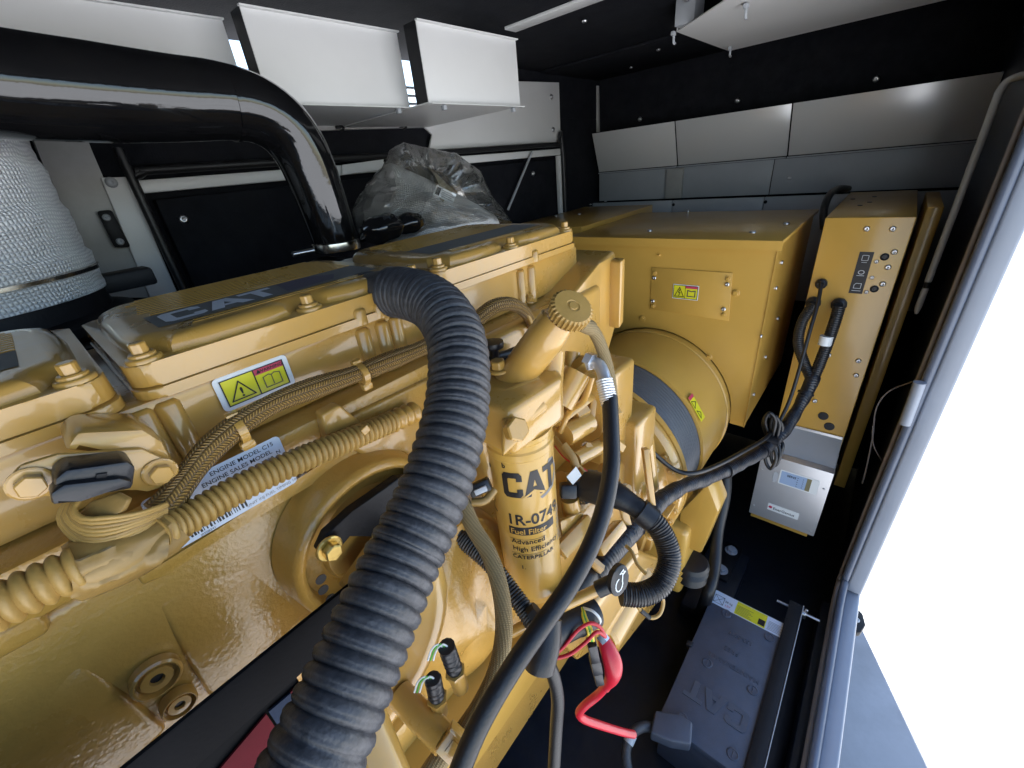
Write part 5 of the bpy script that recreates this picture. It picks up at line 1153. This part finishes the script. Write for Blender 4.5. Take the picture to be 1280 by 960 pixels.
for pts in (((691, 820, .60), (705, 808, .60), (722, 788, .605), (738, 779, .61), (750, 784, .615), (756, 794, .62)), ((690, 824, .60), (712, 818, .60), (732, 803, .605), (746, 790, .61), (757, 796, .62))):
    cable("red_wire", T(*pts), .0028, m_redwire, dc_, 8, .005)
rc = thing("red_battery_cable", "red battery cable with a fat red rubber boot on the starter post", "cable", P(722, 893, t=.7))
b = B(); b.tube(T((754, 798, .655), (760, 812, .65), (766, 830, .65), (765, 846, .66), (757, 860, .67)), lambda a, L: .007+.0078*math.sin(math.pi*min(1, max(0, a/L*.95+.12)))**1.0, 24, .003); make("boot", b, m_red, rc, 60)
b = B(); b.tube(T((760, 854, .67), (748, 868, .69), (732, 881, .70), (724, 891, .71), (730, 899, .72), (752, 907, .75), (778, 915, .79), (792, 918, .81)), .0070, 14, .006); make("cable", b, m_red, rc, 60)
b = B(); b.tube(T((750, 793, .655), (757, 802, .65)), .009, 6, .01); make("terminal_nut", b, m_steel, rc, 0)
gc_ = thing("battery_lead", "dark grey battery lead with a pale marker sleeve at the terminal cover", "cable", P(785, 950, t=.9))
b = B(); b.tube([P(818, 910, D=1.49), P(806, 908, D=1.47), P(793, 914, D=1.46), P(785, 928, D=1.47), P(783, 950, D=1.49), P(792, 990, D=1.52)], .0135, 16, .008); make("lead", b, m_rubdust, gc_, 60)
b = B(); b.tube([P(790, 918, D=1.463), P(785, 929, D=1.47)], .0145, 16, .01); make("marker_sleeve", b, m_lgrey, gc_, 50)

# wires and small plugs right and left of the filter
sw = thing("sensor_wires", "tan sensor wires with a small tagged black plug right of the filter", "wires", P(715, 640, t=.78))
for k in range(6):
    o = k*2.4; b = B(); b.tube(T((694, 545+o, .80), (706, 562+o*.8, .785), (718, 576+o*.3, .775), (732+o*.3, 592, .77), (735+o*.2, 610, .77), (727, 628-o*.4, .775)), .0026, 7, .006); make("wire", b, (m_yeldull, m_yeldull, m_tan, m_yeldull, m_tan, m_redwire)[k], sw, 60)
b = B(); b.tube(T((704, 556, .78), (716, 572, .772), (720, 584, .772)), .008, 10, .004); make("tape_band", b, m_tan, sw, 50)
b = B(); b.obox(P(710, 613, t=.765), (RIGHT, DOWN, FWD), (.030, .026, .03), .004); sp_ = make("plug_body", b, m_plas, sw, 40)
b = B(); b.prism(T((708, 596, .755), (720, 583, .755), (727, 594, .755), (716, 606, .755)), -FWD*.001); make("tag", b, m_lab, sw, 0)
b = B(); b.tube(T((712, 622, .78), (716, 650, .80)), .018, 14, .01); make("sensor_body", b, m_yel, sw, 50)
b = B(); b.prism(T((700, 652, .74), (728, 640, .78), (732, 675, .80), (706, 702, .78)), FWD*.02, .004); make("guard_plate", b, m_yel, eng, 40)
kp = thing("small_plug", "small black plug with grey latch half hidden behind the big hose", "plug", P(600, 612, t=.62))
b = B(); b.obox(P(600, 609, t=.60), ((RIGHT*.9-DOWN*.4).normalized(), (DOWN*.9+RIGHT*.4).normalized(), FWD), (.032, .018, .02), .003); make("plug_body", b, m_plas, kp, 40)
b = B(); b.obox(P(601, 613, t=.588), ((RIGHT*.9-DOWN*.4).normalized(), (DOWN*.9+RIGHT*.4).normalized(), FWD), (.018, .008, .006), .001); make("latch", b, m_lgrey, kp, 40)
b = B(); b.tube(T((590, 628, .60), (606, 626, .60), (618, 612, .61)), .006, 10, .005); make("wire", b, m_tan, kp, 60)
kn = thing("black_knob", "round black bleed knob tucked behind the filler neck", "knob", P(617, 450, t=.62))
b = B(); q = P(617, 434, t=.625); b.lathe([(.007, -.022), (.007, -.002), (.0155, 0), (.0165, .004), (.0155, .009), (0, .010)], q, (0, 0, 1), 24); make("knob", b, m_plas, kn, 40)
b = B(); b.tube(T((608, 448, .64), (630, 444, .66), (650, 436, .69)), .0075, 12, .01); make("stem", b, m_plas, kn, 50)
cable("neck_vent_hose", T((726, 404, .60), (742, 414, .625), (754, 440, .65), (762, 472, .665), (766, 510, .67)), lambda a, L: .0095 if a > .03 else .0115, m_felt, None, 14, .005, "tan fabric covered hose leading down from behind the filler cap", "hose")
lw2 = thing("loose_wire", "tan wire with black tape bends hanging below the ribbed loop", "wire", P(815, 775, t=.74))
b = B(); b.tube(T((790, 744, .72), (800, 762, .72), (812, 772, .722), (824, 768, .722), (829, 752, .72), (823, 738, .715)), .0034, 8, .004); make("wire", b, m_yeldull, lw2, 60)
b = B(); b.tube(T((782, 682, .80), (790, 690, .79), (797, 706, .78), (808, 718, .77)), .0035, 8, .005); make("wire", b, m_yeldull, lw2, 60)
b = B(); b.tube(T((801, 763, .7195), (812, 772.5, .7215)), .0042, 8, .004); make("tape_band", b, m_rub, lw2, 60)

# small fittings and brackets crowding the gap between filter and generator
def bar(name, a, c, w_, th_, par=eng, m=None):
    a, c = P(*a[:2], t=a[2]), P(*c[:2], t=c[2]); d = (c-a).normalized(); s_ = d.cross(FWD).normalized(); n_ = d.cross(s_)
    b = B(); b.obox((a+c)/2, (d, s_, n_), ((c-a).length, w_, th_), min(w_, th_)*.2); return make(name, b, m or m_yel, par, 40)
bar("bracket_arm", (694, 530, .80), (748, 488, .90), .016, .03); bar("bracket_arm", (742, 492, .88), (736, 540, .88), .014, .03)
bar("bracket_arm", (770, 600, .86), (792, 690, .90), .018, .02); bar("bracket_arm", (806, 560, .95), (816, 640, .98), .014, .02)
bar("bracket_arm", (700, 690, .74), (738, 650, .78), .03, .02); bar("bracket_arm", (745, 690, .80), (775, 655, .86), .022, .03)
for a, c, r in (((756, 545, .84), (776, 560, .86), .014), ((752, 585, .82), (770, 592, .84), .011), ((716, 520, .84), (730, 512, .86), .018), ((760, 520, .90), (772, 515, .92), .012), ((738, 700, .78), (752, 712, .78), .010)):
    b = B(); b.tube(T(a, c), r, 6, .05); make("pipe_fitting", b, m_yel, eng, 0)
for x, y, t_ in ((750, 600, .80), (768, 628, .82), (733, 560, .83), (782, 612, .84), (742, 668, .77), (758, 640, .80), (812, 668, .90), (826, 690, .92)): bolt(eng, P(x, y, t=t_), -FWD*.7-DOWN*.4+RIGHT*.3, .009, .010)
for k in range(14):
    a = math.radians(150+k*9); n = V((0, math.cos(a), math.sin(a))); bolt(fh, AC+V((.9605, 0, 0))+n*.309, (-1, 0, 0), .0085, .008)
b = B(); b.tube(T((740, 470, .70), (730, 500, .74), (712, 515, .78), (700, 540, .80)), .006, 12, .006); make("fuel_pipe", b, m_yel, eng, 60)
b = B(); b.tube(T((768, 545, .86), (762, 580, .84), (766, 620, .82), (756, 660, .80)), .005, 12, .006); make("fuel_pipe", b, m_yel, eng, 60)
